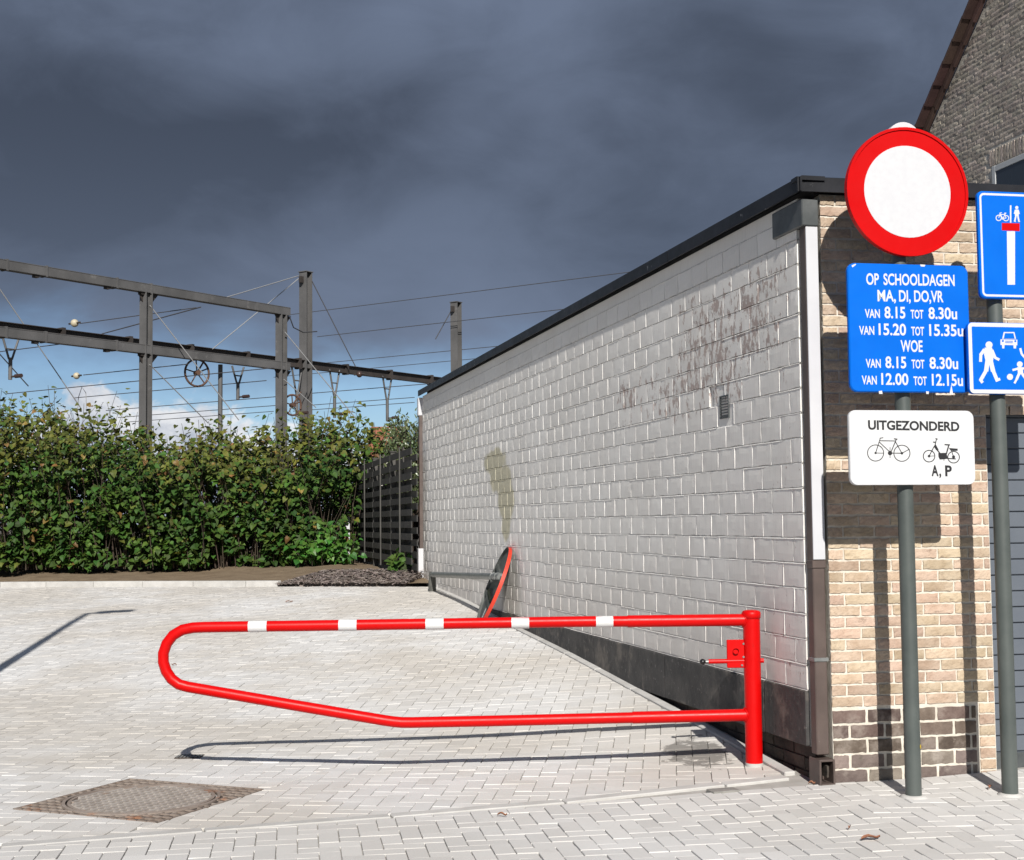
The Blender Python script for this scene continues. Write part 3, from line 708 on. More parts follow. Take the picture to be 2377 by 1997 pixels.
# zinc gutter box at the corner and the square downpipe below it
gb = MB(); gb.box(W3(-.02, SK+.022, ZB-.195), WD*.44, -WN*.107, Z*.165); part('gutter_box', gb, M['zinc'], bld, .006)
pipe = MB(); PWD = .078
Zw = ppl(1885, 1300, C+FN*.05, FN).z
pipe.box(W3(.0, SK-.003, gz(C.x, C.y)+.16), WD*PWD, -WN*PWD, Z*(ZB-.19-gz(C.x, C.y)-.16)); dp = part('downpipe', pipe, M['pipe_brown'], bld, .006)
wp = MB(); wp.box(W3(-.012, SK-.004, Zw), WD*.011, -WN*(PWD-.002), Z*(ZB-.198-Zw)); part('front_glare_strip', wp, M['white_and_glare'], dp, .002)  # thin white strip paints the sun's glare on the brown pipe's front
sl_ = MB(); sl_.box(W3(-.008, SK+.001, Zw-.05), WD*(PWD+.009), -WN*(PWD+.008), Z*.045); part('pipe_collar', sl_, M['pipe_brown'], dp, .003)
cl = MB(); cl.box(W3(-.006, SK+.003, .71), WD*(PWD+.01), -WN*(PWD+.014), Z*.022); part('pipe_clamp', cl, M['galv'], dp, .002)
sh_ = MB(); zg = gz(C.x, C.y)
for (a, b_, c_, d_, e_, f_) in ((.0, .0, 0, .012, .115, .14), (.103, .0, 0, .012, .115, .14)):
    sh_.box(W3(-.05, SK+.008-a*.85, zg-.01), WD*.14, -WN*.012, Z*.15)
sh_.box(W3(-.05, SK-.004, zg+.128), WD*.14, -WN*.0755, Z*.012); sh_.box(W3(-.05, SK-.004, zg-.01), WD*.14, -WN*.0755, Z*.014); sh_.box(W3(.078, SK-.0045, zg+.005), WD*.012, -WN*.075, Z*.12)
part('pipe_shoe', sh_, M['pipe_brown'], dp, .002)
# pipe at the far end
pf = MB(); pf.box(W3(WLEN+.0, SK+.05, .62), WD*.09, -WN*.10, Z*(ZB-.62-.30)); p2 = part('rear_downpipe', pf, M['pipe_brown'], bld, .004)
pf = MB(); pf.box(W3(WLEN-.012, SK+.075, gz(*W3(WLEN, .1, 0).xy)-.02), WD*.12, -WN*.15, Z*.54); part('pipe_guard', pf, M['white_and_glare'], p2, .006)
pf = MB(); pf.box(W3(WLEN-.01, SK+.065, ZB-.30), WD*.11, -WN*.13, Z*.275); part('gutter_head', pf, M['white_and_glare'], p2, .01)

# ------------------------------------------------------------------ house with gable behind
HO = C+FD*5.9
def hsz(px, py): q = ppl(px, py, HO, WN)-HO; return q.dot(WD), q.z
va, vb = hsz(2280, 30), hsz(2158, 306); ha, hb = hsz(2266, 15), hsz(2141, 298)
print('verge', va, vb, ha, hb)
sl2 = (va[1]-vb[1])/(va[0]-vb[0])                         # rake slope (z per metre away), negative
def rake(s): return vb[1]+sl2*(s-vb[0])
s_e = vb[0]+1.4; s_r = vb[0]-3.9                           # eave and ridge
def H3(s, n, z): return HO+WD*s+WN*n+Z*z
hs = thing('brick_house', 'grey brown brick house gable with brown verge tiles rising behind the flat roof', 'house', (HO.x, HO.y, 0))
s_n = 2*s_r-s_e
wl = MB(); poly = [(s_n, 0), (s_e, 0), (s_e, rake(s_e)), (s_r, rake(s_r)), (s_n, rake(s_e))]
wl.prism(poly, H3(0, .008, 0), WD, Z, -WN, .25); gw = part('gable_wall', wl, M['grey_mortar'], hs)
wl = MB(); wl.prism([(p[0], p[1]-(.03 if p[1] > 1 else 0)) for p in poly], H3(0, -7.0, 0), WD, Z, -WN, .25); wl.box(H3(s_e-.25, -.27, 0), WD*.25, -WN*6.7, Z*(rake(s_e)-.04)); wl.box(H3(s_n, -.27, 0), WD*.25, -WN*6.7, Z*(rake(s_e)-.04)); part('outer_wall', wl, M['grey_brick'], hs)
hV = variants('brick', .190, .0495, .014, 5, 2, .0022, .0035, M['grey_brick'], 10); items = []
ws0, wz1 = hsz(2305, 388); WW = 1.25; WH = 1.1                         # window: far jamb, head
print('window', ws0, wz1)
zc = ZTOP-.6; r_ = 0
while zc < 9.5:
    s = s_r-.5-(.1 if r_ % 2 else 0); 
    while s < s_e:
        if rake(s+.1) > zc+.07 and s > ws0-WW-2.0:
            inw = ws0-WW-.0 < s+.1 < ws0+.06 and wz1-WH < zc < wz1+.21
            if not inw:
                c = H3(s+.1, 0, zc); items.append((c, 1+random.uniform(-.02, .02), (2 if inview(c) else 1)/(c-Vector((0, 0, EYE))).length))
        s += .2
    zc += .0605; r_ += 1
put(gw, 'brick', items, hV, -WD, WN, None)
sV = variants('lintel_brick', .050, .19, .018, 2, 5, .002, .003, M['grey_brick'], 5); Rm = Matrix((-WD, -WN, Z)).transposed().to_euler()
for k in range(21):
    o = link('lintel_brick', random.choice(sV)[0], gw, H3(ws0+.03-k*.062, 0, wz1+.105)-world_off(gw)); o.rotation_euler = Rm
wf = MB(); 
for (a, b_, c_, d_) in ((ws0-.075, ws0-.005, wz1-WH, wz1), (ws0-WW, ws0-WW+.07, wz1-WH, wz1)): wf.box(H3(a, .022, c_), WD*(b_-a), -WN*.03, Z*(d_-c_))
wf.box(H3(ws0-WW+.0705, +.0215, wz1-.075), WD*(WW-.146), -WN*.03, Z*.07); wf.box(H3(ws0-WW+.0705, +.0215, wz1-WH), WD*(WW-.146), -WN*.03, Z*.07)
wn = part('window', wf, M['frame_white'], hs, .004)
g_ = MB(); g_.box(H3(ws0-WW+.0, .0095, wz1-WH+.0), WD*WW, -WN*.004, Z*WH); part('window_reveal', g_, M['grey_mortar'], wn)
g_ = MB(); g_.box(H3(ws0-WW+.07, .0125, wz1-WH+.07), WD*(WW-.146), -WN*.003, Z*(WH-.14)); part('pane', g_, M['glass'], wn)
# roof and verge tiles
dz = Vector((WD.x, WD.y, sl2)); dl = dz.length; ddn = dz/dl; nrm = Vector((-WD.x*sl2, -WD.y*sl2, 1)); nrm.normalize()
rf = MB(); rf.box(H3(s_r, .0, rake(s_r))-nrm*.03, ddn*((s_e-s_r)*dl+.3), -WN*7.2, nrm*.06)
d2 = Vector((-WD.x, -WD.y, sl2))/dl; n2_ = Vector((WD.x*sl2, WD.y*sl2, 1)).normalized(); rf.box(H3(s_r, .0, rake(s_r))-n2_*.03, d2*((s_e-s_r)*dl+.3), -WN*7.2, n2_*.06)
rfo = part('pitched_roof', rf, M['verge'], hs)
TLn = .315; k = 0; q = 0.0
vt_ = MB(); vt_.box((0, 0, 0), (TLn+.03, 0, 0), (0, .05, 0), (0, 0, .105)); vt_.box((0, .0505, .07), (TLn+.03, 0, 0), (0, .12, 0), (0, 0, .035)); vme = vt_.mesh('verge_tile', M['verge'], (0, 0, 0), .006)
Rv = Matrix((ddn, -WN, nrm)).transposed()
tilt = Matrix.Rotation(math.radians(1.6), 3, 'Y')
while q < (s_e-s_r)*dl+.2:
    p = H3(s_r, .055, rake(s_r))+ddn*q-nrm*.055; o = link('verge_tile', vme, rfo, p-world_off(rfo)); o.rotation_euler = (Rv @ tilt).to_euler(); q += TLn

# ------------------------------------------------------------------ 2d shapes for signs
def disc2(cx, cy, r, n=28): return [(cx+r*math.cos(2*math.pi*k/n), cy+r*math.sin(2*math.pi*k/n)) for k in range(n)]
def stroke2(a, b, w):
    dx, dy = b[0]-a[0], b[1]-a[1]; L = math.hypot(dx, dy) or 1; px, py = -dy/L*w/2, dx/L*w/2
    return [(a[0]+px, a[1]+py), (b[0]+px, b[1]+py), (b[0]-px, b[1]-py), (a[0]-px, a[1]-py)]
def rrect2(x0, y0, x1, y1, r, n=7):
    P = []
    for cx, cy, a0 in ((x1-r, y1-r, 0), (x0+r, y1-r, 90), (x0+r, y0+r, 180), (x1-r, y0+r, 270)):
        for k in range(n): a = math.radians(a0+90*k/(n-1)); P.append((cx+r*math.cos(a), cy+r*math.sin(a)))
    return P
class SignFrame:
    """local frame on a sign post: u to the right along the plates, z up, n towards the viewer"""
    def __init__(s, root, base, off): s.root = root; s.base = base; s.off = off; s.P0 = base+FN*off
    def uv(s, px, py): q = ppl(px, py, s.P0, FN)-s.base; return (q.dot(FD), q.z)
    def mesh(s, name, polys, mat, parent, n0, d, bevel=0):
        m = MB()
        for i, p in enumerate(polys): m.prism(p, s.base+FN*(n0+.00008*(i % 7)), FD, Z, FN, d)
        return part(name, m, mat, parent, bevel)
    def ring(s, name, c, ro, ri, mat, parent, n0, d, n=56):
        m = MB()
        a = disc2(c[0], c[1], ro, n); b = disc2(c[0], c[1], ri, n); O = s.base+FN*n0
        P = lambda q, e: O+FD*q[0]+Z*q[1]+FN*e
        vs = [P(q, d) for q in a]+[P(q, d) for q in b]+[P(q, 0) for q in a]+[P(q, 0) for q in b]
        fs = []
        for k in range(n):
            j = (k+1) % n; fs += [(k, j, n+j, n+k), (2*n+k, 2*n+j, j, k), (n+k, n+j, 3*n+j, 3*n+k), (2*n+j, 2*n+k, 3*n+k, 3*n+j)]
        m.add(vs, fs); return part(name, m, mat, parent)
FONT_H = None
def text_geo(txt, bold=.0):
    cu = bpy.data.curves.new('t', 'FONT'); cu.body = txt; cu.size = 1; cu.offset = bold; cu.resolution_u = 4
    o = bpy.data.objects.new('t', cu); COL.objects.link(o)
    dg = bpy.context.evaluated_depsgraph_get(); dg.update(); me = bpy.data.meshes.new_from_object(o.evaluated_get(dg))
    v = [tuple(q.co) for q in me.vertices]; f = [tuple(p.vertices) for p in me.polygons]
    bpy.data.objects.remove(o); bpy.data.curves.remove(cu); bpy.data.meshes.remove(me); return v, f
_h = text_geo('H'); FONT_H = max(q[1] for q in _h[0])
def word(sf, txt, uv0, uv1, cap, mat, parent, n0, bold=.018, name='lettering'):
    """text from uv0 (left end of base line) to uv1 (right end of base line) with capital height cap"""
    v, f = text_geo(txt, bold); x0 = min(q[0] for q in v); x1 = max(q[0] for q in v); hb = FONT_H+bold
    vs = []
    for q in v:
        t = (q[0]-x0)/(x1-x0); u = uv0[0]+(uv1[0]-uv0[0])*t; z = uv0[1]+(uv1[1]-uv0[1])*t+q[1]/hb*cap; vs.append(sf.base+FD*u+Z*z+FN*n0)
    m = MB(); m.add(vs, f); o = part(name, m, mat, parent); return o
def words(sf, zm, txts, base_y, capz, mat, parent, n0, bold=.018, slope=0):
    """several words of one line joined as one lettering part; txts = (text, x0, x1, cap px); zm maps zoom px to photo px"""
    m = MB()
    for txt, xa, xb, cp in txts:
        yb0 = base_y+slope*(xa-txts[0][1]); yb1 = base_y+slope*(xb-txts[0][1])
        a = sf.uv(*zm(xa, yb0)); b = sf.uv(*zm(xb, yb1)); top = sf.uv(*zm(xa, yb0-cp)); cap = top[1]-a[1]
        v, f = text_geo(txt, bold); x0 = min(q[0] for q in v); x1 = max(q[0] for q in v)
        vs = []
        for q in v:
            t = (q[0]-x0)/(x1-x0); vs.append(sf.base+FD*(a[0]+(b[0]-a[0])*t)+Z*(a[1]+(b[1]-a[1])*t+q[1]/(FONT_H+bold)*cap)+FN*n0)
        m.add(vs, f)
    return part('lettering', m, mat, parent)
z2 = lambda x, y: (1900+.3402*x, 580+.3402*y)
z1 = lambda x, y: (1900+.2834*x, 200+.2834*y)
zp = lambda x, y: (1950+.20333*x, 900+.20333*y)            # enlargement of the white plate

def clamp(name, base, z, root, mat, r=.0455):
    m = MB(); m.lathe([(r, z-.016), (r+.004, z-.014), (r+.004, z+.014), (r, z+.016)], base, 20)
    m.box(base+FN*(r-.004)-FD*.05+Z*(z-.014), FD*.10, FN*.014, Z*.028); return part(name, m, mat, root)
# ------------------------------------------------------------------ sign post with no-entry ring
PB = gpt(2121, 1851)
sp = thing('traffic_sign_post', 'dark pole with round red ringed sign, blue timetable plate and white plate', 'sign post', PB)
PR = .0445; OFF = .080
A = SignFrame(sp, PB, OFF)
rc = A.uv(2107, 445); rt = A.uv(2106, 296); rr = .35
R_ = rt[1]-rc[1]; print('round sign radius', R_, 'centre', rc)
pm = MB(); ztop = rc[1]+R_*.97; pm.tube([PB+Z*(-.25), PB+Z*(ztop-PB.z)], PR, 24); part('pole', pm, M['pole'], sp)
def zrel(z): return z
SBs = A.base
A.base = Vector((PB.x, PB.y, 0)); A.P0 = A.base+FN*OFF
rc = A.uv(2107, 445); rt = A.uv(2106, 296); R_ = rt[1]-rc[1]
pl_ = A.mesh('round_sign', [disc2(*rc, R_*.985, 56)], M['sign_back'], sp, OFF-.012, .010)
A.ring('rolled_rim', rc, R_, R_*.955, M['red'], pl_, OFF-.03, .0355)
A.ring('red_ring', rc, R_*.955, R_*.71, M['red'], pl_, OFF-.004, .0022)
A.mesh('white_field', [disc2(*rc, R_*.712, 56)], M['sign_white'], pl_, OFF-.0019, .0012)
cp_ = [(0, 0)]; hw = .098; ctop = A.uv(2105, 281)[1]
arc = [(rc[0]+hw*math.cos(a), rc[1]+R_-.055+(ctop-rc[1]-R_+.055)*math.sin(a)) for a in [math.pi*k/18 for k in range(19)]]
cap_ = A.mesh('white_cap', [[(rc[0]+hw, rc[1]+R_*.86)]+arc+[(rc[0]-hw, rc[1]+R_*.86)]], M['sign_white'], sp, OFF-.07, .045, .006)
# blue plate
x0, y0 = A.uv(1969, 912); x1, y1 = A.uv(2250, 612); y0 = A.uv(2110, 911)[1]; y1 = A.uv(2110, 614)[1]
x0 = A.uv(1970.5, 760)[0]; x1 = A.uv(2251, 760)[0]; print('blue plate', x1-x0, y1-y0)
bp_ = A.mesh('timetable_plate', [rrect2(x0, y0, x1, y1, .045)], M['blue'], sp, OFF-.028, .030, .006)
NF = OFF+.0024
L78 = 78; sl_t = .019
lines = [(([('OP', 325, 412, 76), ('SCHOOLDAGEN', 443, 928, 76)]), 237),
         ([('MA,', 402, 527, 76), ('DI,', 549, 628, 76), ('DO,VR', 652, 852, 76)], 350),
         ([('VAN', 316, 418, 58), ('8.15', 450, 592, 77), ('TOT', 628, 715, 58), ('8.30u', 750, 945, 77)], 463),
         ([('VAN', 277, 380, 58), ('15.20', 410, 597, 77), ('TOT', 632, 720, 58), ('15.35u', 755, 988, 77)], 578),
         ([('WOE', 560, 710, 77)], 694),
         ([('VAN', 322, 424, 58), ('8.15', 456, 598, 77), ('TOT', 634, 722, 58), ('8.30u', 757, 952, 77)], 803),
         ([('VAN', 295, 397, 58), ('12.00', 428, 613, 77), ('TOT', 648, 738, 58), ('12.15u', 773, 985, 77)], 917)]
for tx, by in lines: words(A, z2, tx, by, None, M['letter_white'], bp_, NF, .022, .016)
mk = [[A.uv(*z2(x, y)) for x, y in p] for p in ([(410, 965), (432, 962), (436, 985), (412, 984)], [(732, 966), (752, 968), (750, 986), (734, 984)], [(893, 985), (905, 920), (918, 990)], [(690, 101), (728, 103), (722, 116), (698, 115)], [(224, 108), (250, 96), (256, 102), (230, 122)])]
A.mesh('chipped_paint', mk, M['letter_white'], bp_, OFF+.0018, .0006)
# white plate
x0 = A.uv(1972, 1040)[0]; x1 = A.uv(2262, 1040)[0]; y0 = A.uv(2115, 1126)[1]; y1 = A.uv(2115, 953)[1]; print('white plate', x1-x0, y1-y0)
wp_ = A.mesh('exception_plate', [rrect2(x0, y0, x1, y1, .042)], M['panel_white'], sp, OFF-.028, .030, .006)
g_ = A.mesh('plate_border', [rrect2(x0+.002, y0+.002, x1-.002, y1-.002, .041)], M['letter_white'], wp_, OFF+.0012, .0010)
A.mesh('plate_face', [rrect2(x0+.017, y0+.017, x1-.017, y1-.017, .03)], M['panel_white'], wp_, OFF+.0018, .0010)
NW = OFF+.0034
words(A, zp, [('UITGEZONDERD', 318, 1360, 104)], 476, None, M['letter_black'], wp_, NW, .034, .018)
words(A, zp, [('A', 1042, 1122, 120), (',', 1130, 1152, 120), ('P', 1198, 1275, 120)], 1006, None, M['letter_black'], wp_, NW, .034, .012)
def picto(sf, zm, shapes, mat, name, parent, n0):
    return sf.mesh(name, [[sf.uv(*zm(*q)) for q in p] for p in shapes], mat, parent, n0-.0006, .0006)
def ringpx(c, r, w, n=40):
    return [[(c[0]+(r+s*w/2)*math.cos(a), c[1]+(r+s*w/2)*math.sin(a)) for a, s in ((2*math.pi*k/n, 1), (2*math.pi*(k+1)/n, 1), (2*math.pi*(k+1)/n, -1), (2*math.pi*k/n, -1))] for k in range(n)]
S = stroke2
bike = ringpx((403, 747), 92, 9)+ringpx((703, 750), 92, 9)+[S((403, 747), (450, 600), 9), S((450, 605), (455, 575), 9), S((452, 578), (490, 573), 9), S((448, 607), (635, 610), 9), S((448, 625), (568, 738), 9),
        S((640, 590), (575, 745), 10), S((612, 585), (652, 590), 12), S((630, 620), (703, 750), 9), S((575, 748), (703, 750), 9), S((403, 747), (490, 749), 7), S((703, 750), (790, 703), 8), disc2(568, 748, 25), disc2(703, 750, 15), disc2(403, 747, 13), S((568, 680), (568, 805), 6)]
picto(A, zp, bike, M['letter_black'], 'bicycle_symbol', wp_, NW)
mop = ringpx((1013, 783), 66, 10)+ringpx((1293, 795), 66, 10)+[S((1013, 783), (1075, 665), 10), S((1078, 670), (1100, 580), 10), S((1058, 622), (1085, 625), 12), S((1085, 582), (1113, 590), 8), [(1070, 680), (1090, 650), (1125, 715), (1095, 715)],
       S((1100, 705), (1140, 755), 14), [(1118, 748), (1210, 745), (1225, 800), (1200, 818), (1135, 822), (1120, 790)], S((1210, 760), (1240, 650), 14), S((1190, 652), (1252, 655), 14), [(1238, 690), (1340, 698), (1338, 722), (1262, 722)],
       S((1270, 722), (1293, 795), 8), S((1200, 808), (1318, 815), 12), disc2(1293, 792, 18), disc2(1013, 783, 15), S((1013, 783), (1080, 780), 6), S((1183, 815), (1183, 838), 6)]
picto(A, zp, mop, M['letter_black'], 'moped_symbol', wp_, NW)
for zc in (rc[1]+.2, rc[1]-.2, y0+.08, y1-.08, A.uv(2110, 660)[1], A.uv(2110, 870)[1]):
    clamp('clamp', A.base, zc, sp, M['galv'])
st = MB(); st.tube([PB+FN*.0+Z*.28+FD*.036+FN*.0265, PB+Z*.28+FD*.0375+FN*.0275], .012, 12); part('sticker', st, M['yellow'], sp)
mb = MB(); mb.lathe([(.075, -.03), (.075, .006), (.06, .012), (PR+.001, .013)], PB, 16); part('mortar_collar', mb, M['concrete'], sp)

# ------------------------------------------------------------------ second sign post
PB2 = gpt(2345, 1846)
sq = thing('traffic_sign_post', 'dark pole at the right edge with two blue white bordered signs', 'sign post', PB2)
B = SignFrame(sq, Vector((PB2.x, PB2.y, 0)), OFF); B.P0 = B.base+FN*OFF
zt = B.uv(2345, 445)[1]; pm = MB(); pm.tube([PB2+Z*-.25, Vector((PB2.x, PB2.y, zt-.03))], PR, 24); part('pole', pm, M['pole'], sq)
mb = MB(); mb.lathe([(PR+.004, zt-.035), (PR+.004, zt-.01), (PR-.01, zt)], B.base, 20); part('pole_cap', mb, M['black'], sq)
mb = MB(); mb.lathe([(.07, -.03), (.07, .004), (PR+.001, .010)], PB2, 16); part('mortar_collar', mb, M['concrete'], sq)
xl = B.uv(*z1(1312, 1300))[0]; xc = B.uv(*z1(1577, 1300))[0]; y1 = B.uv(*z1(1577, 868))[1]; y0 = B.uv(*z1(1577, 1745))[1]; xr = 2*xc-xl; print('dead end sign', xr-xl, y1-y0)
b1_ = B.mesh('dead_end_sign', [rrect2(xl, y0, xr, y1, .035)], M['blue'], sq, OFF-.028, .030, .006)
def frame(sf, x0, y0, x1, y1, w, r, mat, parent, n0, name='border'):
    m = MB(); a = rrect2(x0, y0, x1, y1, r); b = rrect2(x0+w, y0+w, x1-w, y1-w, max(.004, r-w)); n = len(a); O = sf.base+FN*n0
    m.add([O+FD*p[0]+Z*p[1] for p in a+b], [(k, (k+1) % n, n+(k+1) % n, n+k) for k in range(n)]); return part(name, m, mat, parent)
frame(B, xl+.012, y0+.012, xr-.012, y1-.012, .012, .028, M['letter_white'], b1_, NF)
picto(B, z1, [[(1541, 1190), (1608, 1190), (1608, 1628), (1546, 1628)]], M['letter_white'], 'road_symbol', b1_, NF)
picto(B, z1, [[(1500, 1122), (1646, 1125), (1646, 1190), (1500, 1182)]], M['red'], 'red_bar', b1_, NF)
sb = ringpx((1474, 1081), 22, 7, 24)+ringpx((1534, 1083), 22, 7, 24)+[S((1474, 1081), (1487, 1040), 6), S((1480, 1042), (1500, 1038), 6), S((1485, 1053), (1526, 1053), 6), S((1490, 1056), (1508, 1088), 6), S((1528, 1045), (1510, 1088), 6), S((1518, 1043), (1536, 1042), 7), S((1526, 1053), (1534, 1083), 6), S((1508, 1086), (1534, 1083), 6), disc2(1508, 1087, 8)]
picto(B, z1, sb, M['letter_white'], 'bicycle_symbol', b1_, NF)
picto(B, z1, [[(1566, 978), (1578, 978), (1578, 1120), (1566, 1120)]], M['letter_white'], 'divider_symbol', b1_, NF)
pw_ = [disc2(1622, 996, 13), [(1610, 1012), (1634, 1012), (1638, 1062), (1606, 1062)], S((1610, 1016), (1602, 1048), 9), S((1634, 1016), (1642, 1050), 9), S((1616, 1060), (1604, 1112), 13), S((1630, 1060), (1640, 1112), 13), S((1603, 1110), (1614, 1112), 6), S((1636, 1112), (1648, 1112), 6)]
picto(B, z1, pw_, M['letter_white'], 'walker_symbol', b1_, NF)
xl = B.uv(*z2(1022, 740))[0]; y1 = B.uv(*z2(1200, 497))[1]; y0 = B.uv(*z2(1200, 985))[1]; xr = xl+(y1-y0)*1.5; print('home zone', xr-xl, y1-y0)
b2_ = B.mesh('home_zone_sign', [rrect2(xl, y0, xr, y1, .03)], M['blue'], sq, OFF-.028, .030, .006)
frame(B, xl+.003, y0+.003, xr-.003, y1-.003, .022, .026, M['letter_white'], b2_, NF)
ad = [disc2(1162, 650, 24), [(1132, 668), (1182, 668), (1196, 715), (1188, 765), (1140, 765), (1128, 715)], S((1132, 680), (1103, 720), 22), S((1106, 715), (1104, 765), 20), S((1182, 685), (1202, 735), 20), S((1200, 735), (1232, 752), 18), S((1152, 755), (1142, 830), 30), S((1142, 825), (1105, 890), 24), S((1100, 882), (1118, 908), 20), S((1172, 755), (1190, 830), 30), S((1190, 825), (1216, 888), 24), S((1206, 895), (1238, 882), 18)]
picto(B, z2, ad, M['letter_white'], 'adult_symbol', b2_, NF)
car = [[(1252, 608), (1262, 562), (1335, 562), (1346, 608)], [(1240, 612), (1355, 614), (1355, 652), (1240, 650)], [(1250, 650), (1268, 650), (1266, 674), (1252, 674)], [(1328, 652), (1348, 652), (1346, 674), (1330, 674)]]
picto(B, z2, car, M['letter_white'], 'car_symbol', b2_, NF)
carb = [[(1262, 606), (1270, 570), (1328, 570), (1336, 606)], disc2(1256, 623, 7, 12), disc2(1341, 624, 7, 12), S((1272, 624), (1324, 625), 4), S((1272, 634), (1324, 635), 4)]
o_ = B.mesh('car_details', [[B.uv(*z2(*q)) for q in p] for p in carb], M['blue'], b2_, NF+.0003, .0007)
ch = [disc2(1305, 868, 21), disc2(1372, 782, 20), [(1355, 802), (1392, 802), (1396, 850), (1360, 852)], S((1358, 812), (1322, 822), 15), S((1392, 812), (1428, 798), 15), S((1366, 848), (1350, 885), 18), S((1350, 885), (1335, 912), 14), S((1390, 848), (1412, 880), 18), S((1412, 880), (1440, 890), 14)]
picto(B, z2, ch, M['letter_white'], 'child_and_ball_symbol', b2_, NF)
ho = [[(1470, 720), (1540, 640), (1610, 720)], [(1485, 725), (1595, 725), (1595, 905), (1485, 905)]]
picto(B, z2, ho, M['letter_white'], 'house_symbol', b2_, NF)
ar = [S((1375, 672), (1385, 712), 15), S((1385, 712), (1412, 742), 15)]
picto(B, z2, ar, M['letter_white'], 'path_symbol', b2_, NF)
for zc in (y0+.08, y1-.08, B.uv(2345, 470)[1], B.uv(2345, 660)[1]): clamp('clamp', B.base, zc, sq, M['galv'])

# ------------------------------------------------------------------ barrier
GB = gpt(1751, 1778); GY = GB.y
bar = thing('barrier_gate', 'bright red tubular swing barrier with white bands and stout red post', 'barrier', GB)
def gp(x, y): return ypt(x*K, y*K, GY)                     # overview pixel -> point in the barrier's plane
m = MB(); top = gp(1533, 1252).z; RP = .053
m.lathe([(RP, -.2+GB.z), (RP, top-.045)], (GB.x, GB.y, 0), 32); part('post', m, M['gate_red'], bar)
m = MB(); m.lathe([(RP, top-.05), (RP+.005, top-.048), (RP+.006, top-.014), (RP-.002, top-.003), (RP*.6, top+.002), (.001, top+.003)], (GB.x, GB.y, 0), 32); part('post_cap', m, M['gate_red'], bar)
m = MB(); m.lathe([(RP+.003, GB.z-.02), (RP+.003, GB.z+.018)], (GB.x, GB.y, 0), 32); part('bare_foot', m, M['concrete'], bar)
zt_ = gp(960, 1280).z; tilt_t = 0
P_top = [gp(1200, 1275), gp(800, 1281), gp(600, 1284), gp(420, 1286.5)]
arcp = [gp(396, 1287.5), gp(374, 1292), gp(355, 1303), gp(342, 1320), gp(335, 1340), gp(335, 1358), gp(341, 1377), gp(352, 1393), gp(367, 1404), gp(385, 1409)]
low = [gp(420, 1415), gp(600, 1446), gp(790, 1478), gp(808, 1480.5), gp(825, 1482), gp(845, 1482), gp(1000, 1479), gp(1300, 1472)]
RG = .034
m = MB(); m.tube([gp(1290, 1274.5)]+P_top+arcp+low, RG, 18); part('rail_loop', m, M['gate_red'], bar)
m = MB(); m.tube([gp(1287, 1274.5), gp(1528, 1271.5)], RG+.0035, 18); part('upper_sleeve', m, M['gate_red'], bar)
for yy, rr_ in ((1271.6, RG+.0035), (1466.6, RG+.0035)):
    c_ = gp(1530, yy); m = MB(); nn_ = 24; m.tube([Vector((GB.x-math.sqrt(max(0, RP**2-(rr_*math.sin(2*math.pi*k/nn_))**2))-.002, GB.y+rr_*1.04*math.sin(2*math.pi*k/nn_), c_.z+rr_*1.04*math.cos(2*math.pi*k/nn_))) for k in range(nn_+1)], [.0055+.0015*math.sin(k*2.7) for k in range(nn_+1)], 8, False); part('weld_bead', m, M['gate_red'], bar)
m = MB(); m.tube([gp(1297, 1472), gp(1533, 1466.5)], RG+.0035, 18); part('lower_sleeve', m, M['gate_red'], bar)
ty = lambda x: 1274.5+(1290-x)*(1286.5-1274.5)/870
for a, b_ in ((510, 548), (695, 732), (873, 910), (1049, 1085), (1222, 1257)):
    m = MB(); m.tube([gp(a, ty(a)), gp(b_, ty(b_))], RG+.0015, 24); part('white_band', m, M['gate_white'], bar)
m = MB(); a, b_ = gp(1491, 1370), gp(1529, 1312); m.box((a.x, GY-.012, a.z), (b_.x-a.x, 0, 0), (0, .024, 0), (0, 0, b_.z-a.z)); lk = part('lock_plate', m, M['gate_red'], bar, .004)
c_ = gp(1508, 1335); m = MB(); m.tube([c_+Vector((0, -.032, 0)), c_+Vector((0, 0, 0))], .018, 18, False); m.tube([c_+Vector((0, -.018, 0)), c_+Vector((0, -.014, 0))], .017, 18); part('lock_cylinder', m, M['gate_red'], lk)
for q in ((1524, 1320), (1524, 1347), (1521, 1364)):
    c_ = gp(*q); m = MB(); m.tube([c_+Vector((0, -.018, 0)), c_+Vector((0, -.010, 0))], .0065, 10); part('bolt', m, M['galv'], lk)
m = MB(); m.tube([gp(1453, 1357)+Vector((0, -.0, 0)), gp(1566, 1355)], .0145, 16); part('latch_bar', m, M['gate_red'], bar)
m = MB(); k_ = gp(1441, 1357.5); m.lathe([(.001, -.019), (.011, -.0155), (.0175, -.007), (.019, 0), (.0175, .007), (.011, .0155), (.001, .019)], k_, 18); part('knob', m, M['black'], bar)
m = MB(); e_ = gp(1449, 1357.3); m.tube([gp(1447, 1357.3), gp(1455, 1357.2)], .011, 12); part('ferrule', m, M['galv'], bar)

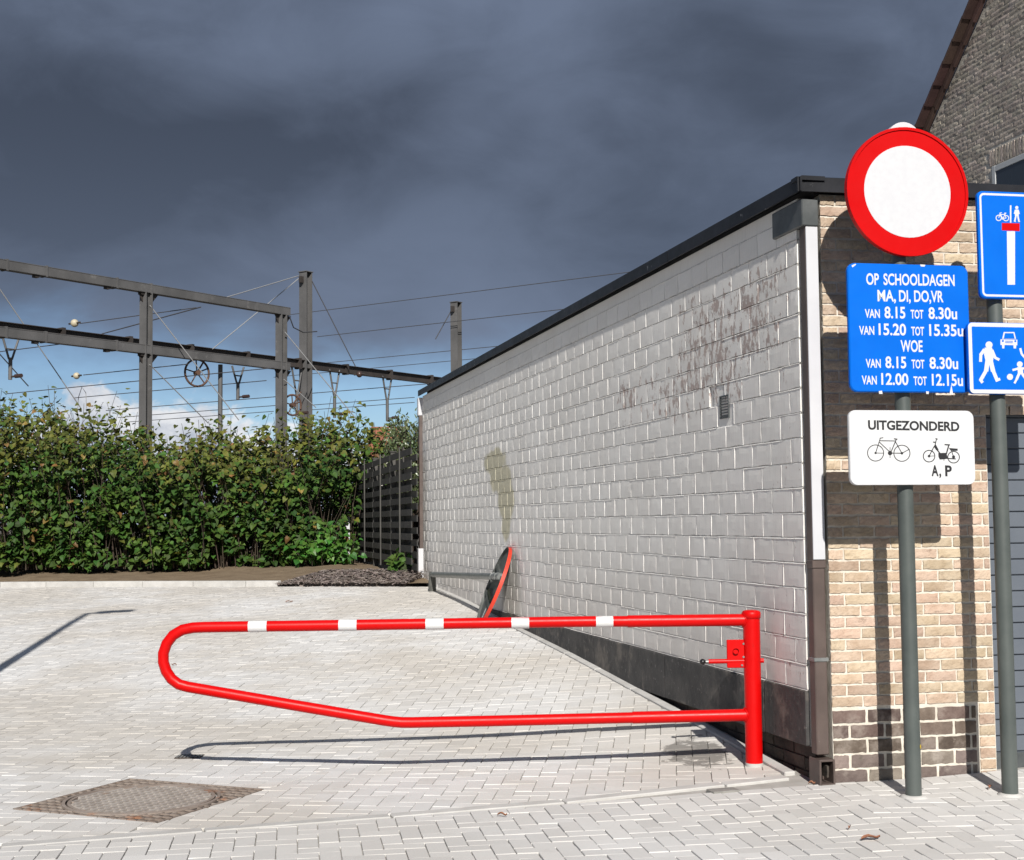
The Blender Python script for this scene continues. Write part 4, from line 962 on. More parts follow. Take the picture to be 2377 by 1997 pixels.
# ------------------------------------------------------------------ manhole
mh = thing('manhole_cover', 'rusty cast iron manhole cover, round lid in a square frame set in the paving', 'manhole', MC)
def m3(a, b, z):
    p = MC+MX*a+MY*b; return Vector((p.x, p.y, gz(p.x, p.y)+z))
hS = MS/2-.008; RL = .40
m = MB(); N1 = 48
ringo = []; 
def sqpt(a):
    c, s_ = math.cos(a), math.sin(a); k = hS/max(abs(c), abs(s_)); return (c*k, s_*k)
def annulus(m, outer, inner, z0, z1, n=N1):
    A_ = [2*math.pi*(k+.5)/n for k in range(n)]; o = [m3(*outer(a), z1) for a in A_]; i_ = [m3(*inner(a), z1) for a in A_]; o2 = [m3(*outer(a), z0) for a in A_]; i2 = [m3(*inner(a), z0) for a in A_]
    fs = []
    for k in range(n):
        j = (k+1) % n; fs += [(k, j, n+j, n+k), (2*n+k, 2*n+j, j, k), (n+k, n+j, 3*n+j, 3*n+k)]
    m.add(o+i_+o2+i2, fs)
circ = lambda r: (lambda a: (r*math.cos(a), r*math.sin(a)))
annulus(m, sqpt, circ(RL+.03), -.05, -.006, 64); fr_ = part('square_frame', m, M['iron_dark'], mh)
m = MB()                                                   # raised bars on the four corners of the frame
nb = 15; st = 2*hS/nb
def outside(a, b): return math.hypot(a, b) > RL+.048
for i in range(nb+1):
    a = -hS+i*st
    for sw in (0, 1):
        j = 0
        for j in range(nb*2):
            b0 = -hS+j*st/2; b1_ = b0+st/2
            if outside(a, b0) and outside(a, b1_):
                w_ = .009
                q = (lambda u, v: m3(u, v, 0)) if not sw else (lambda u, v: m3(v, u, 0))
                ax = a-w_/2 if abs(a) < hS-.001 else (a-w_ if a > 0 else a)
                p0 = q(ax, b0); p1 = q(ax+w_, b0); p2_ = q(ax, b1_); m.box(p0-Z*.012, p1-p0, p2_-p0, Z*(.015+.0004*sw))
part('frame_bars', m, M['iron'], fr_)
m = MB(); annulus(m, circ(RL+.05), circ(RL+.03), -.04, .004, 64); annulus(m, circ(RL+.018), circ(RL-.002), -.04, .003, 64); part('seat_ring', m, M['iron'], fr_)
m = MB(); m.lathe([(RL+.03, -.05), (RL+.03, -.012)], MC, 64); m2_ = m; lid = part('lid', m, M['iron_dark'], mh)
m = MB(); g = .054; nl = int(RL/g)+1
for i in range(-nl, nl+1):
    a = i*g; h_ = math.sqrt(max(0, (RL-.008)**2-a*a))
    if h_ < .03: continue
    for sw in (0, 1):
        w_ = .013 if sw else .020
        q = (lambda u, v: m3(u, v, 0)) if not sw else (lambda u, v: m3(v, u, 0))
        p0 = q(a-w_/2, -h_); p1 = q(a+w_/2, -h_); p2_ = q(a-w_/2, h_); m.box(p0-Z*.013, p1-p0, p2_-p0, Z*(.0115 if sw else .016))
part('lid_bars', m, M['iron_worn'], lid)

# small plates let into the paving
vc = gpt(1680, 1837); m = MB(); X_ = BD; Y_ = BN; a_ = vc-X_*.085-Y_*.045; m.box(Vector((a_.x, a_.y, gz(vc.x, vc.y)-.02)), X_*.17, Y_*.10, Z*.0285)
solo('valve_cover', m, M['cover_grey'], 'small grey rectangular cover plate in the pavement near the red post', 'cover plate', bevel=.003)
vc = gpt(440, 1758); m = MB(); vz_ = gz(vc.x, vc.y)
gpth = thing('ground_plate', 'small steel plate in the paving inside the shadow of the barrier tip', 'plate', Vector((vc.x, vc.y, vz_)))
m.box(Vector((vc.x-.09, vc.y-.07, vz_-.02)), (.18, 0, 0), (0, .14, 0), (0, 0, .027)); pl0 = part('plate', m, M['iron_dark'], gpth, .003)
for i in range(7):
    for j in range(5):
        m = MB(); x_ = vc.x-.075+i*.025; y_ = vc.y-.052+j*.026; m.lathe([(.008, 0), (.006, .003)], (x_, y_, vz_+.0068), 6)
        link('stud', m.mesh('stud', M['galv'], (x_, y_, vz_)), pl0, Vector((x_, y_, vz_))-world_off(pl0))

# ------------------------------------------------------------------ overturned road sign against the wall
Bp = gpt(1112, 1452); Tp = ppl(1188, 1274, C+WN*(SK+.012), WN)
ov = thing('fallen_road_sign', 'toppled round road sign with orange rim leaning on the white wall, pole lying flat', 'road sign', Bp)
ax = (Tp-Bp); Dd = ax.length; print('fallen sign diameter', Dd, Bp, Tp); ax.normalize()
_v = ray(1150, 1360); _v = Vector((_v.x, _v.y, 0)).normalized(); _b = (_v*.42+WD*.58); bx = (_b-ax*_b.dot(ax)).normalized(); nn = ax.cross(bx); nn = nn if nn.x > 0 else -nn       # front faces the wall
ctr = (Bp+Tp)/2+Z*.008; Rf = Dd/2-.01
def dsk(r, h, n=56): return [ctr+(ax*math.cos(2*math.pi*k/n)+bx*math.sin(2*math.pi*k/n))*r+nn*h for k in range(n)]
def strip(m, a, b):
    n = len(a); m.add(a+b, [(k, (k+1) % n, n+(k+1) % n, n+k) for k in range(n)], True)
m = MB(); m.add(dsk(Rf-.004, 0), [tuple(range(56))]); m.add(dsk(Rf-.004, -.004), [tuple(range(55, -1, -1))]); part('disc', m, M['sign_back'], ov)
m = MB(); a1, a2, a3, a4 = dsk(Rf, .006), dsk(Rf, -.034), dsk(Rf-.006, -.034), dsk(Rf-.006, .006); strip(m, a1, a2); strip(m, a4, a1); part('rim', m, M['orange_rim'], ov); m = MB(); strip(m, a2, a3); strip(m, a3, a4); part('rim_lip', m, M['sign_back'], ov)
m = MB()
for e in (-.16, .16):
    c0 = ctr+ax*e-nn*.005; m.box(c0-bx*(Rf*.86)-ax*.02, bx*(Rf*1.72), ax*.04, -nn*.03)
part('back_rail', m, M['sign_back'], ov)
Np = ypt(1162, 1339, (ctr-nn*.07).y-.30); Fp = ypt(1003, 1334, 19.9); Fz = gz(Fp.x, Fp.y)
m = MB(); m.tube([Np, Fp], .038, 20); m.tube([Np+(Np-Fp).normalized()*.001, Np+(Fp-Np)*.0002], .030, 20); part('pole', m, M['galv'], ov)
m = MB(); m.tube([Fp+Z*.035, Vector((Fp.x, Fp.y+.02, Fz-.005))], [.05, .055], 16); part('foot', m, M['rubber'], ov)
for t_ in (.035, .085):
    q = Np+(Fp-Np)*t_; m = MB(); m.tube([q-(Fp-Np).normalized()*.014, q+(Fp-Np).normalized()*.014], .045, 18); m.box(q-bx*.014-ax*.02, bx*.028, ax*.04, (ctr-q).dot(nn)*nn); part('clamp', m, M['galv'], ov)
m = MB(); m.box(ctr-ax*.12-bx*.34-nn*.04, bx*.5, ax*.05, nn*.036); part('bracket', m, M['black'], ov)
m = MB(); q = ctr-ax*(Rf*.74)-nn*.0045; m.box(q-bx*.06-ax*.05, bx*.05, ax*.13, -nn*.0008); part('label_sticker', m, M['letter_white'], ov)

# ------------------------------------------------------------------ woven fence beyond the wall
fa = ypt(936, 1322, 22.4); FL0 = Vector((fa.x, fa.y, 0)); fb = ypt(808, 1292, 30.4); FL1 = Vector((fb.x, fb.y, 0)); FLD = (FL1-FL0).normalized(); FLN = Vector((FLD.y, -FLD.x, 0)); FLN = FLN if FLN.x < 0 else -FLN
FL0 = FL0-FLD*1.25; FLEN = (FL1-FL0).length; FZ = .80; FH = 1.86
fn = thing('woven_fence', 'dark woven timber fence panels with square posts between wall and thicket', 'fence', Vector((FL0.x, FL0.y, FZ)))
nP = 4; PL = FLEN/nP
post_me = MB(); post_me.cbox((0, 0, FH/2+.03), .09, .09, FH+.16); post_me = post_me.mesh('post', M['fence_post'], (0, 0, 0), .006)
cap_me = MB(); cap_me.cbox((0, 0, 0), .115, .115, .02); cap_me = cap_me.mesh('post_cap', M['fence_post'], (0, 0, 0), .004)
rot = math.atan2(FLD.y, FLD.x)
for i in range(1, nP+1):
    q = FL0+FLD*(i*PL)+Z*(FZ-.05); o = link('post', post_me, fn, q-world_off(fn)); o.rotation_euler = (0, 0, rot)
    c2 = link('post_cap', cap_me, o, (0, 0, FH+.12))
def slat_mesh(sgn, PLn):
    m = MB(); n = 4; h = .098; vs = []; fs = []
    for i in range(n+1):
        x = .05+(PLn-.10)*i/n; y = sgn*.004*math.sin(math.pi*i/n)
        for dy, dz_ in ((-.008, 0), (.008, 0), (.008, h), (-.008, h)): vs.append((x, y+dy, dz_))
    for i in range(n):
        for k in range(4): fs.append((i*4+k, (i+1)*4+k, (i+1)*4+(k+1) % 4, i*4+(k+1) % 4))
    fs += [(0, 1, 2, 3), (n*4+3, n*4+2, n*4+1, n*4)]; m.add(vs, fs); me = m.mesh('slat', M['fence']); bm = bmesh.new(); bm.from_mesh(me); bmesh.ops.recalc_face_normals(bm, faces=bm.faces); bm.to_mesh(me); bm.free(); return me
slA, slB = slat_mesh(1, PL), slat_mesh(-1, PL)
bat = MB(); bat.cbox((0, 0, FH/2+.02), .04, .022, FH+.05); bat = bat.mesh('batten', M['fence_post'], (0, 0, 0), .002)
for i in range(nP):
    base = FL0+FLD*(i*PL)+Z*(FZ+.04)
    pn = link('panel', None, fn, base-world_off(fn)); pn.rotation_euler = (0, 0, rot); pn.empty_display_size = .1
    for k in range(20): link('slat', slA if k % 2 else slB, pn, (0, (.042 if k % 2 else -.042), k*.0915))
    for k in (1,): o = link('batten', bat, pn, (PL*.5, 0, 0))
    o = link('batten', bat, pn, (PL*.5, .062*(1 if FLN.dot(Vector((-FLD.y, FLD.x, 0))) > 0 else -1), 0))
mk_ = ypt(806, 1215, 27.2); m = MB(); m.box((mk_.x-.05, mk_.y-.02, .78), (.10, 0, 0), (0, .04, 0), (0, 0, 1.0)); mp = thing('marker_board', 'narrow white and red marker board at the left end of the fence', 'marker', Vector((mk_.x, mk_.y, .78))); part('board', m, M['white_and_glare'], mp, .004)
m = MB(); m.box((mk_.x-.051, mk_.y-.022, 1.05), (.08, 0, 0), (0, .002, 0), (0, 0, .25)); part('red_patch', m, M['marker_red'], mp)

# ------------------------------------------------------------------ foliage
def leaf_geo(p, d, n, L, w, fold=.25, droop=.2):
    """heart shaped leaf: p base, d along, n face normal"""
    s = d.cross(n).normalized(); n = s.cross(d).normalized()
    tip = p+d*L-n*L*droop; mid = p+d*L*.45-n*L*.02
    a = p+d*L*.02+s*w*.38+n*w*fold*.6; b = p+d*L*.02-s*w*.38+n*w*fold*.6
    c = p+d*L*.36+s*w*.53+n*w*fold*.6; e = p+d*L*.36-s*w*.53+n*w*fold*.6
    g1 = p+d*L*.72+s*w*.30+n*(w*fold*.3-L*droop*.4); g2 = p+d*L*.72-s*w*.30+n*(w*fold*.3-L*droop*.4)
    return [p+d*L*.08, a, c, g1, tip, g2, e, b, mid], [(0, 1, 2, 8), (8, 2, 3), (8, 3, 4), (0, 8, 6, 7), (8, 5, 6), (8, 4, 5)]
def rdir(bias, spread):
    v = Vector((random.gauss(0, 1), random.gauss(0, 1), random.gauss(0, 1)))*spread+bias; return v.normalized()
hp = gpt(0, 1319)
def hedge_top(x21):                                        # outline of the thicket's top, overview pixels
    pts = [(-400, 850), (-100, 835), (0, 815), (60, 822), (150, 822), (215, 850), (265, 880), (340, 885), (420, 872), (470, 868), (540, 880), (600, 868), (640, 845), (700, 858), (760, 862), (810, 870), (900, 900)]
    for i in range(len(pts)-1):
        if pts[i][0] <= x21 <= pts[i+1][0]:
            t = (x21-pts[i][0])/(pts[i+1][0]-pts[i][0]); return pts[i][1]+(pts[i+1][1]-pts[i][1])*t
    return 860
HY = 26.3
hx0, hx1 = ypt(-420*K, 1300, HY).x, ypt(678*K, 1300, HY).x
hedge = thing('knotweed_thicket', 'dense overgrown green thicket of broad heart shaped leaves along the railway', 'thicket', Vector(((hx0+hx1)/2, HY+.7, .8)))
near = Vector((0, -1, .25)); leaves = []
stems = MB()
def topz(x, y):
    px = (x/y*F+1188.5)/K; return (EYE+ypt(px*K, hedge_top(px)*K, y).z-EYE)
def stem(bx_, by, h, lean, nl, top=False):
    p = Vector((bx_, by, .78)); d = Vector((random.gauss(0, .10), lean, 1)).normalized(); pts = [p.copy()]; ns_ = 9; st_ = h/ns_
    for k in range(ns_):
        d = (d+Vector((random.gauss(0, .05), -.05*k/ns_*(1 if lean < 0 else .3), -.018*k))).normalized(); p = p+d*st_; pts.append(p.copy())
    stems.tube(pts, [.007*(1-.75*i/ns_)+.002 for i in range(len(pts))], 5, False)
    for k in range(nl):
        t = .03+.97*((k+random.random())/nl)**.85; f = t*ns_; i = min(ns_-1, int(f)); q = pts[i].lerp(pts[i+1], f-i)
        side = random.choice((-1, 1)); out_ = Vector((side*random.uniform(.3, 1), random.uniform(-1, .35), random.uniform(-.1, .35))).normalized()
        q = q+out_*random.uniform(.03, .22)
        nrm_ = rdir(Vector((0, -.5, .95)), .26); dd = (out_*.9+Vector((0, -.35, -.30))+rdir(Vector((0, 0, 0)), .25)).normalized()
        if abs(dd.dot(nrm_)) > .9: continue
        if by < 27 and math.sin(q.x*3.3+q.z*2.1)+math.sin(q.z*4.7-q.x*2.3+1)+.8*math.sin(q.x*7.1+q.z*5.3) < -1.35: continue
        L = random.uniform(.075, .16)*(1-.2*(t > .9)); leaves.append((q, dd, nrm_, L, L*random.uniform(.72, .92), t, q.z))
x = hx0
rows = [(25.95, -.16, 58, .80), (26.3, -.12, 62, .90), (26.75, -.07, 64, .97), (27.2, -.03, 64, 1.0), (27.8, .02, 60, 1.03), (28.5, .0, 64, .93), (29.1, .0, 60, .88)]
for by, lean, nl, hk in rows:
    x = hx0
    while x < hx1+(.3 if by > 27 else 0):
        by_ = by+random.gauss(0, .16); h = (topz(x, by_)-.78)*hk*random.uniform(.82, 1.04)+.05; stem(x, by_, h, lean+random.gauss(0, .05), nl)
        x += random.uniform(.08, .165)
x = hx0
while x < hx1:                                             # low growth and hanging sprays on the near side
    by_ = 25.85+random.gauss(0, .12); stem(x, by_, random.uniform(.35, 1.7), -.2+random.gauss(0, .1), 34); x += random.uniform(.03, .11)
x = ypt(690*K, 1300, 29).x
while x < ypt(835*K, 1300, 29).x:                          # the thicket goes on behind the fence
    by_ = 29+random.gauss(0, .35); stem(x, by_, (topz(x, by_)-.78)*random.uniform(.9, 1.03), -.02, 70); x += random.uniform(.03, .07)
for px_ in (70, 92, 110, 165, 150, 212, 235, 480, 505, 640, 655, 668, 690, 705, 720):   # sprigs standing above the outline
    q = ypt(px_*K, 1000, 26.9+random.random()); h = topz(q.x, q.y)-.78+random.uniform(.12, .38); stem(q.x, q.y, h, random.gauss(0, .05), 24)
def leaf_part(root, name, lv, mat, npart=300, first=True):
    lv.sort(key=lambda a: (a[0].y, -a[3]))
    m = MB(); shown = [l for l in lv if inview(l[0])]; pick = set(id(l) for l in sorted(shown, key=lambda l: l[0].y-l[3]*6)[:npart])
    for l in lv:
        v, f = leaf_geo(l[0], l[1], l[2], l[3], l[4], random.uniform(.05, .35), random.uniform(.05, .4))
        if id(l) in pick:
            q = MB(); q.add(v, f); link(name, q.mesh(name, mat, l[0]), root, l[0]-world_off(root))
        else: m.add(v, f)
    if m.v: tag(part(name+'_mass', m, mat, root), kind='stuff')
ol, gr, au = [], [], []
for l in leaves:
    hrel = (l[6]-.8)/2.6; r = random.random(); pn = math.sin(l[0].x*1.3+2)*.12+math.sin(l[0].x*3.7)*.06
    if r < .02+.06*max(0, hrel-.55): au.append(l)
    elif random.random() < max(.06, min(.85, (hrel-.53+pn)*2.4)): ol.append(l)
    else: gr.append(l)
print('leaves', len(ol), len(gr), len(au))
leaf_part(hedge, 'leaf', gr, M['leaf'], 200); leaf_part(hedge, 'leaf', ol, M['leaf_olive'], 80); leaf_part(hedge, 'leaf', au, M['leaf_autumn'], 20)
tag(part('stems', stems, M['stem'], hedge), kind='stuff')
dead = MB()                                                # dry canes at the foot
for _ in range(280):
    px_ = random.choice((random.gauss(85, 35), random.gauss(470, 25), random.gauss(640, 20))); q = ypt(px_*K, 1300, 26.0+abs(random.gauss(.25, .4))); b_ = Vector((q.x, q.y, .76)); d_ = rdir(Vector((0, .02, 1)), .26); dead.tube([b_, b_+d_*random.uniform(.5, 1.5)], [.007, .004], 4, False)
tag(part('dry_canes', dead, M['stem'], hedge), kind='stuff')
wirefence = MB()

# leafy shrub over the fence
sx = ypt(836*K, 1000, 24.6); shb = thing('evergreen_shrub', 'rounded shrub with small pointed leaves rising behind the fence beside the white wall', 'shrub', Vector((sx.x, 24.6, .8)))
lv = []; sm = MB()
for k in range(150):
    a = random.uniform(0, 6.28); r = random.random()**.5*.62; tipp = Vector((sx.x+.05+r*math.cos(a)*.78, 24.7+r*math.sin(a)*.8, .8+random.uniform(1.2, 2.75)*(1-.16*r*r))); b_ = Vector((sx.x+random.gauss(0, .06), 24.65+random.gauss(0, .06), .8)); mid = (b_+tipp)/2+Vector((0, 0, .25)); pts = [b_, mid, tipp]; sm.tube(pts, [.012, .008, .003], 5, False)
    for j in range(34):
        q = mid.lerp(tipp, random.random()**.6)+rdir(Vector((0, 0, 0)), 1)*.05; d_ = rdir((tipp-mid).normalized(), .6); n_ = rdir(Vector((0, -.5, .6)), .6)
        if abs(d_.dot(n_)) > .9: continue
        L = random.uniform(.055, .10); lv.append((q, d_, n_, L, L*.42, 1, q.z))
leaf_part(shb, 'leaf', lv, M['leaf_shrub'], 120); part('branches', sm, M['stem'], shb)
# low bright plants at the fence foot
def low_plant(px, py, Y, w, h, n, label, mat):
    q = ypt(px*K, py*K, Y); z0 = .80; t = thing('broadleaf_plant', label, 'plant', Vector((q.x, Y, z0)), 'low plants by the fence'); lv = []; sm = MB()
    for k in range(n):
        b_ = Vector((q.x+random.gauss(0, w*.3), Y+random.gauss(0, w*.2), z0)); tp = b_+Vector((random.gauss(0, w*.25), random.gauss(-.1, w*.15), random.uniform(.3, 1)*h)); sm.tube([b_, tp], [.005, .003], 4, False)
        for j in range(9):
            c = b_.lerp(tp, .3+.7*random.random()); d_ = rdir(Vector((0, -.3, -.1)), .7); n_ = rdir(Vector((0, -.5, .9)), .35)
            if abs(d_.dot(n_)) > .9: continue
            L = random.uniform(.08, .15); lv.append((c+d_*.05, d_, n_, L, L*.85, 1, c.z))
    leaf_part(t, 'leaf', lv, mat, 60); part('stalks', sm, M['stem'], t)
low_plant(652, 1145, 25.5, .85, .75, 46, 'bright green broad leaved plant spreading at the left foot of the fence', M['leaf_bright'])
low_plant(688, 1140, 26.3, .5, .62, 18, 'small bright green plant tucked against the end of the fence', M['leaf_bright'])
low_plant(822, 1165, 21.9, .16, .34, 5, 'tiny green weed growing at the near foot of the fence', M['leaf'])

# ------------------------------------------------------------------ railway: masts, beams, wires
def q21(x, y, Y): return ypt(x*K, y*K, Y)
def hbeam(m, a, b, w, h, t=.02, up=Z):
    """H section from a to b: flanges w wide, h between flange faces along 'up'"""
    a, b = Vector(a), Vector(b); d = (b-a).normalized(); s = d.cross(up).normalized(); u = s.cross(d).normalized()
    L = b-a
    for e in (-h/2, h/2-t): m.box(a-s*w/2+u*e, L, s*w, u*t)
    m.box(a-s*t/2+u*(-h/2+t+.001), L, s*t, u*(h-2*t-.002))
TD = Vector((q21(577, 645, 47.8).x-q21(300, 600, 43).x, 4.8, 0)).normalized()          # across the tracks
TN = Vector((-TD.y, TD.x, 0))                                                           # along the tracks, away to the left
GZ0 = .75
# near portal with two beams
Yp1, Yp2 = 43.0, 47.8
por = thing('railway_portal', 'grey steel railway portal with two long horizontal beams on two columns above the thicket', 'railway portal', Vector((q21(300, 640, Yp1).x, Yp1, GZ0)))
bt1 = q21(300, 593, Yp1); bt2 = q21(577, 637, Yp2); zu = (bt1.z+bt2.z)/2; lo1 = q21(300, 718, Yp1); lo2 = q21(577, 750, Yp2); zl = (lo1.z+lo2.z)/2
c1 = Vector((bt1.x, bt1.y, 0)); c2 = Vector((bt2.x, bt2.y, 0)); print('portal beams z', bt1.z, bt2.z, lo1.z, lo2.z)
for c in (c1, c2):
    m = MB(); hbeam(m, c+Z*GZ0, c+Z*(zu-.13), .30, .26, .025, TD); part('column', m, M['steel'], por)
    for zz_ in (zu, zl):
        m = MB(); m.prism([(0, 0), (.34, 0), (0, -.38)], c+TD*.13+Z*(zz_-.14)-TN*.01, TD, Z, TN, .02); m.prism([(0, 0), (-.2, 0), (0, -.3)], c-TD*.13+Z*(zz_-.14)-TN*.01, TD, Z, TN, .02); part('gusset', m, M['dark_steel'], por)
for zz_, nm in ((zu, 'upper'), (zl, 'lower')):
    a_ = c1-TD*14; b_ = c2+TD*.32; m = MB(); hbeam(m, a_+Z*zz_+TN*.0, b_+Z*zz_, .26, .27, .02, Z); m.box(a_+Z*(zz_-.112)-TN*.122, b_-a_, TN*.1, Z*.224); bm_ = part('cross_beam', m, M['steel'], por)
    for k in range(7):
        q = c1-TD*(1.2+k*1.9-(3.2 if k % 2 else 0)); m = MB(); m.box(q-TN*.14-TD*.03+Z*(zz_-.16), TD*.06, TN*.28, Z*.32); part('splice_plate', m, M['steel'], bm_)
        m = MB(); m.box(q-TN*.08-TD*.35+Z*(zz_-.21), TD*.14, TN*.16, Z*.08); part('hanger_foot', m, M['dark_steel'], bm_)
q = q21(452, 742, 46.0); m = MB(); m.tube([Vector((q.x, q.y, GZ0)), Vector((q.x, q.y, zl-.14))], .075, 10); part('thin_column', m, M['steel'], por)
# tension wheels
def wheel(px, py, Y, r, label, tilt):
    c = q21(px, py, Y); w = thing('tension_wheel', label, 'wheel', c, 'tensioning wheels of the overhead line')
    X_ = Vector((math.cos(tilt), math.sin(tilt), 0)); n = 28; rim = [c+(X_*math.cos(2*math.pi*k/n)+Z*math.sin(2*math.pi*k/n))*r for k in range(n+1)]
    m = MB(); m.tube(rim, .035, 8, False); part('rim', m, M['rust'], w)
    for k in range(5):
        a = 2*math.pi*k/5+.4; m = MB(); m.tube([c, c+(X_*math.cos(a)+Z*math.sin(a))*r], .022, 6); part('spoke', m, M['rust'], w)
    m = MB(); N_ = X_.cross(Z); m.tube([c-N_*.1, c+N_*.1], .08, 12); part('hub', m, M['rust'], w)
    m = MB(); m.tube([c, c+X_*.35+Z*(r+.12)], .03, 6); part('arm', m, M['rust'], w)
wheel(404, 765, 45.0, .43, 'rusty spoked tension wheel hanging below the lower portal beam', .75)
wheel(600, 831, 48.6, .35, 'rusty spoked tension wheel low beside the right portal column', .75)
# far dark beam carried by tall masts
Ym1, Ym2 = 52.0, 60.0
def mast(px, ptop, Y, label):
    t_ = q21(px, ptop, Y); r_ = thing('railway_mast', label, 'railway mast', Vector((t_.x, Y, GZ0)), 'tall steel masts of the railway'); m = MB(); hbeam(m, Vector((t_.x, Y, GZ0)), t_, .36, .32, .03, TD); part('shaft', m, M['steel'], r_)
    m = MB(); m.box(t_-TD*.2-TN*.2, TD*.4, TN*.4, Z*.03); part('head_plate', m, M['steel'], r_)
    m = MB(); m.box(t_-TD*.32-TN*.05-Z*.42, TD*.16, TN*.1, Z*.24); part('bracket', m, M['dark_steel'], r_); return t_
mt1 = mast(627, 559, Ym1, 'tall grey steel mast standing right of the portal, cables fanning from its top')
mt2 = mast(935, 621, Ym2, 'lone grey steel mast rising above the roof edge of the white wall')
b1p = q21(627, 748, Ym1); m = MB(); a_ = b1p-TD*22; e_ = b1p+TD*16; hbeam(m, a_, e_, .24, .30, .02, Z)
dkb = thing('dark_gantry_beam', 'long dark gantry beam crossing behind the portal towards the white wall', 'gantry beam', Vector((b1p.x, b1p.y, b1p.z))); part('beam', m, M['dark_steel'], dkb)
for k in range(11):
    q = b1p+TD*(-16+k*2.6); m = MB(); m.box(q-TN*.13-TD*.06-Z*.2, TD*.12, TN*.26, Z*.4); part('hanger_clamp', m, M['dark_steel'], dkb)
def hanger(px, py, px2, py2, label):
    """V shaped drop bracket below the dark beam"""
    d_ = ray(px*K, py*K); e = Vector((0, 0, EYE)); Nn = TN; t_ = (b1p-e).dot(Nn)/d_.dot(Nn); top_ = e+d_*t_; hgt = (py2-py)*K/F*(top_.y); h_ = thing('drop_bracket', label, 'bracket', Vector((top_.x, top_.y, top_.z-hgt)), 'drop brackets under the dark gantry beam')
    j = top_-Z*hgt*.52
    for sg in (-1, 1): m = MB(); m.tube([top_+TD*sg*.28, j+TD*sg*.05], .035, 6); part('strut', m, M['steel'], h_)
    m = MB(); m.tube([j+Z*.05, top_-Z*hgt], .06, 8); part('drop_tube', m, M['steel'], h_)
    m = MB(); m.tube([top_-TD*.18-Z*hgt*.28, top_+TD*.18-Z*hgt*.28], .025, 6); part('tie', m, M['steel'], h_)
    m = MB(); m.tube([top_-Z*hgt*.93, top_-Z*hgt*.93-TN*.5+TD*.05], .03, 6); part('side_arm', m, M['dark_steel'], h_)
    m = MB(); a = top_-Z*hgt*.93-TN*.25; m.tube([a, a-TN*.28], .06, 10); part('insulator', m, M['insul_dark'], h_)
hanger(22, 692, 22, 780, 'V shaped drop bracket at the far left edge of the picture')
hanger(488, 752, 488, 820, 'V shaped drop bracket between the two portal columns')
hanger(609, 752, 609, 856, 'V shaped drop bracket just left of the tall mast')
hanger(686, 758, 686, 858, 'V shaped drop bracket just right of the tall mast')
hanger(794, 772, 794, 865, 'V shaped drop bracket nearest the corner of the white wall')
def ball(px, py, Y, r, label, mat):
    c = q21(px, py, Y); m = MB(); n = 8; m.lathe([(max(.002, r*math.sin(math.pi*k/n)), -r*math.cos(math.pi*k/n)) for k in range(n+1)], c, 14); t_ = thing('line_insulator', label, 'insulator', c); part('bell', m, mat, t_); m2_ = MB(); m2_.tube([c-TN*r*2.2, c+TN*r*2.2], .03, 6); part('rod', m2_, M['dark_steel'], t_)
ball(153, 663, 46, .13, 'pale ball insulator on a wire left of the first column', M['insul'])
ball(157, 771, 46, .11, 'pale insulator above the white cloud at the left', M['insul'])
ball(737, 768, 53.2, .12, 'dark insulator hanging under the gantry beam right of the mast', M['insul_dark'])
# wires along the tracks: level lines through a pixel at a given distance
def along(px, py, Y, pxa, pxb):
    p = q21(px, py, Y); out_ = []
    for pe in (pxa, pxb):
        k = (pe*K-1188.5)/F*1.0; k += 0; t_ = (k*p.y-p.x)/(TN.x-k*TN.y); out_.append(p+TN*t_)
    return out_
def wire(pts, r, label, mat=None, sag=0):
    m = MB(); a, b_ = Vector(pts[0]), Vector(pts[-1]); P_ = []
    for k in range(9): t_ = k/8; P_.append(a.lerp(b_, t_)-Z*(4*sag*t_*(1-t_)))
    m.tube(P_, r, 6); return solo('overhead_wire', m, mat or M['wire'], label, 'wire', 'overhead railway wires', base=a)
specs = [(950, 601, 58, 590, 1330, 'top overhead wire rising from the portal end to the roof edge'),
         (900, 663, 60, 650, 1180, 'second overhead wire crossing in front of the lone mast'),
         (900, 722, 64, 640, 1060, 'third overhead wire below the lone mast'),
         (800, 752, 70, 560, 1000, 'thin overhead wire just under the third one at the right'),
         (300, 780, 46, 10, 560, 'overhead wire ending near the first tension wheel'),
         (300, 803, 52, 150, 545, 'overhead wire passing just over the white cloud'),
         (330, 833, 58, 215, 570, 'overhead wire crossing the middle of the white cloud'),
         (340, 849, 62, 240, 565, 'upper of the low wires in front of the cloud'),
         (340, 860, 66, 255, 560, 'lower of the low wires in front of the cloud'),
         (280, 758, 45.5, 168, 384, 'wire from the pale insulator to the first tension wheel'),
         (760, 797, 56, 640, 880, 'right hand wire under the gantry beam'),
         (760, 822, 60, 640, 850, 'right hand wire just above the shrub'),
         (760, 832, 64, 600, 850, 'lowest right hand wire over the thicket'),
         (60, 714, 44, -30, 130, 'short wire at the left edge under the portal'),
         (250, 652, 46, 160, 400, 'wire from the ball insulator to the upper beam')]
for px, py, Y, a, b_, lab in specs: wire(along(px, py, Y, a, b_), .015, lab)
stays = [((-30, 550, 41), (165, 836, 44), 'pale diagonal stay at the far left running down to the thicket'),
         ((-20, 705, 41), (58, 792, 43), 'short pale diagonal stay at the left edge'),
         ((307, 626, 43), (490, 862, 45), 'pale diagonal stay from the top of the first column'),
         ((307, 748, 43), (427, 868, 45), 'pale diagonal stay from the lower beam of the first column'),
         ((584, 681, 47.6), (731, 860, 49), 'pale diagonal stay from the top of the right column'),
         ((582, 778, 47.6), (648, 836, 48.5), 'short pale stay low on the right column'),
         ((612, 566, 51.8), (448, 615, 46), 'upper tie rod from the tall mast to the portal beam'),
         ((612, 572, 51.8), (436, 716, 47.5), 'lower tie rod from the tall mast to the dark beam')]
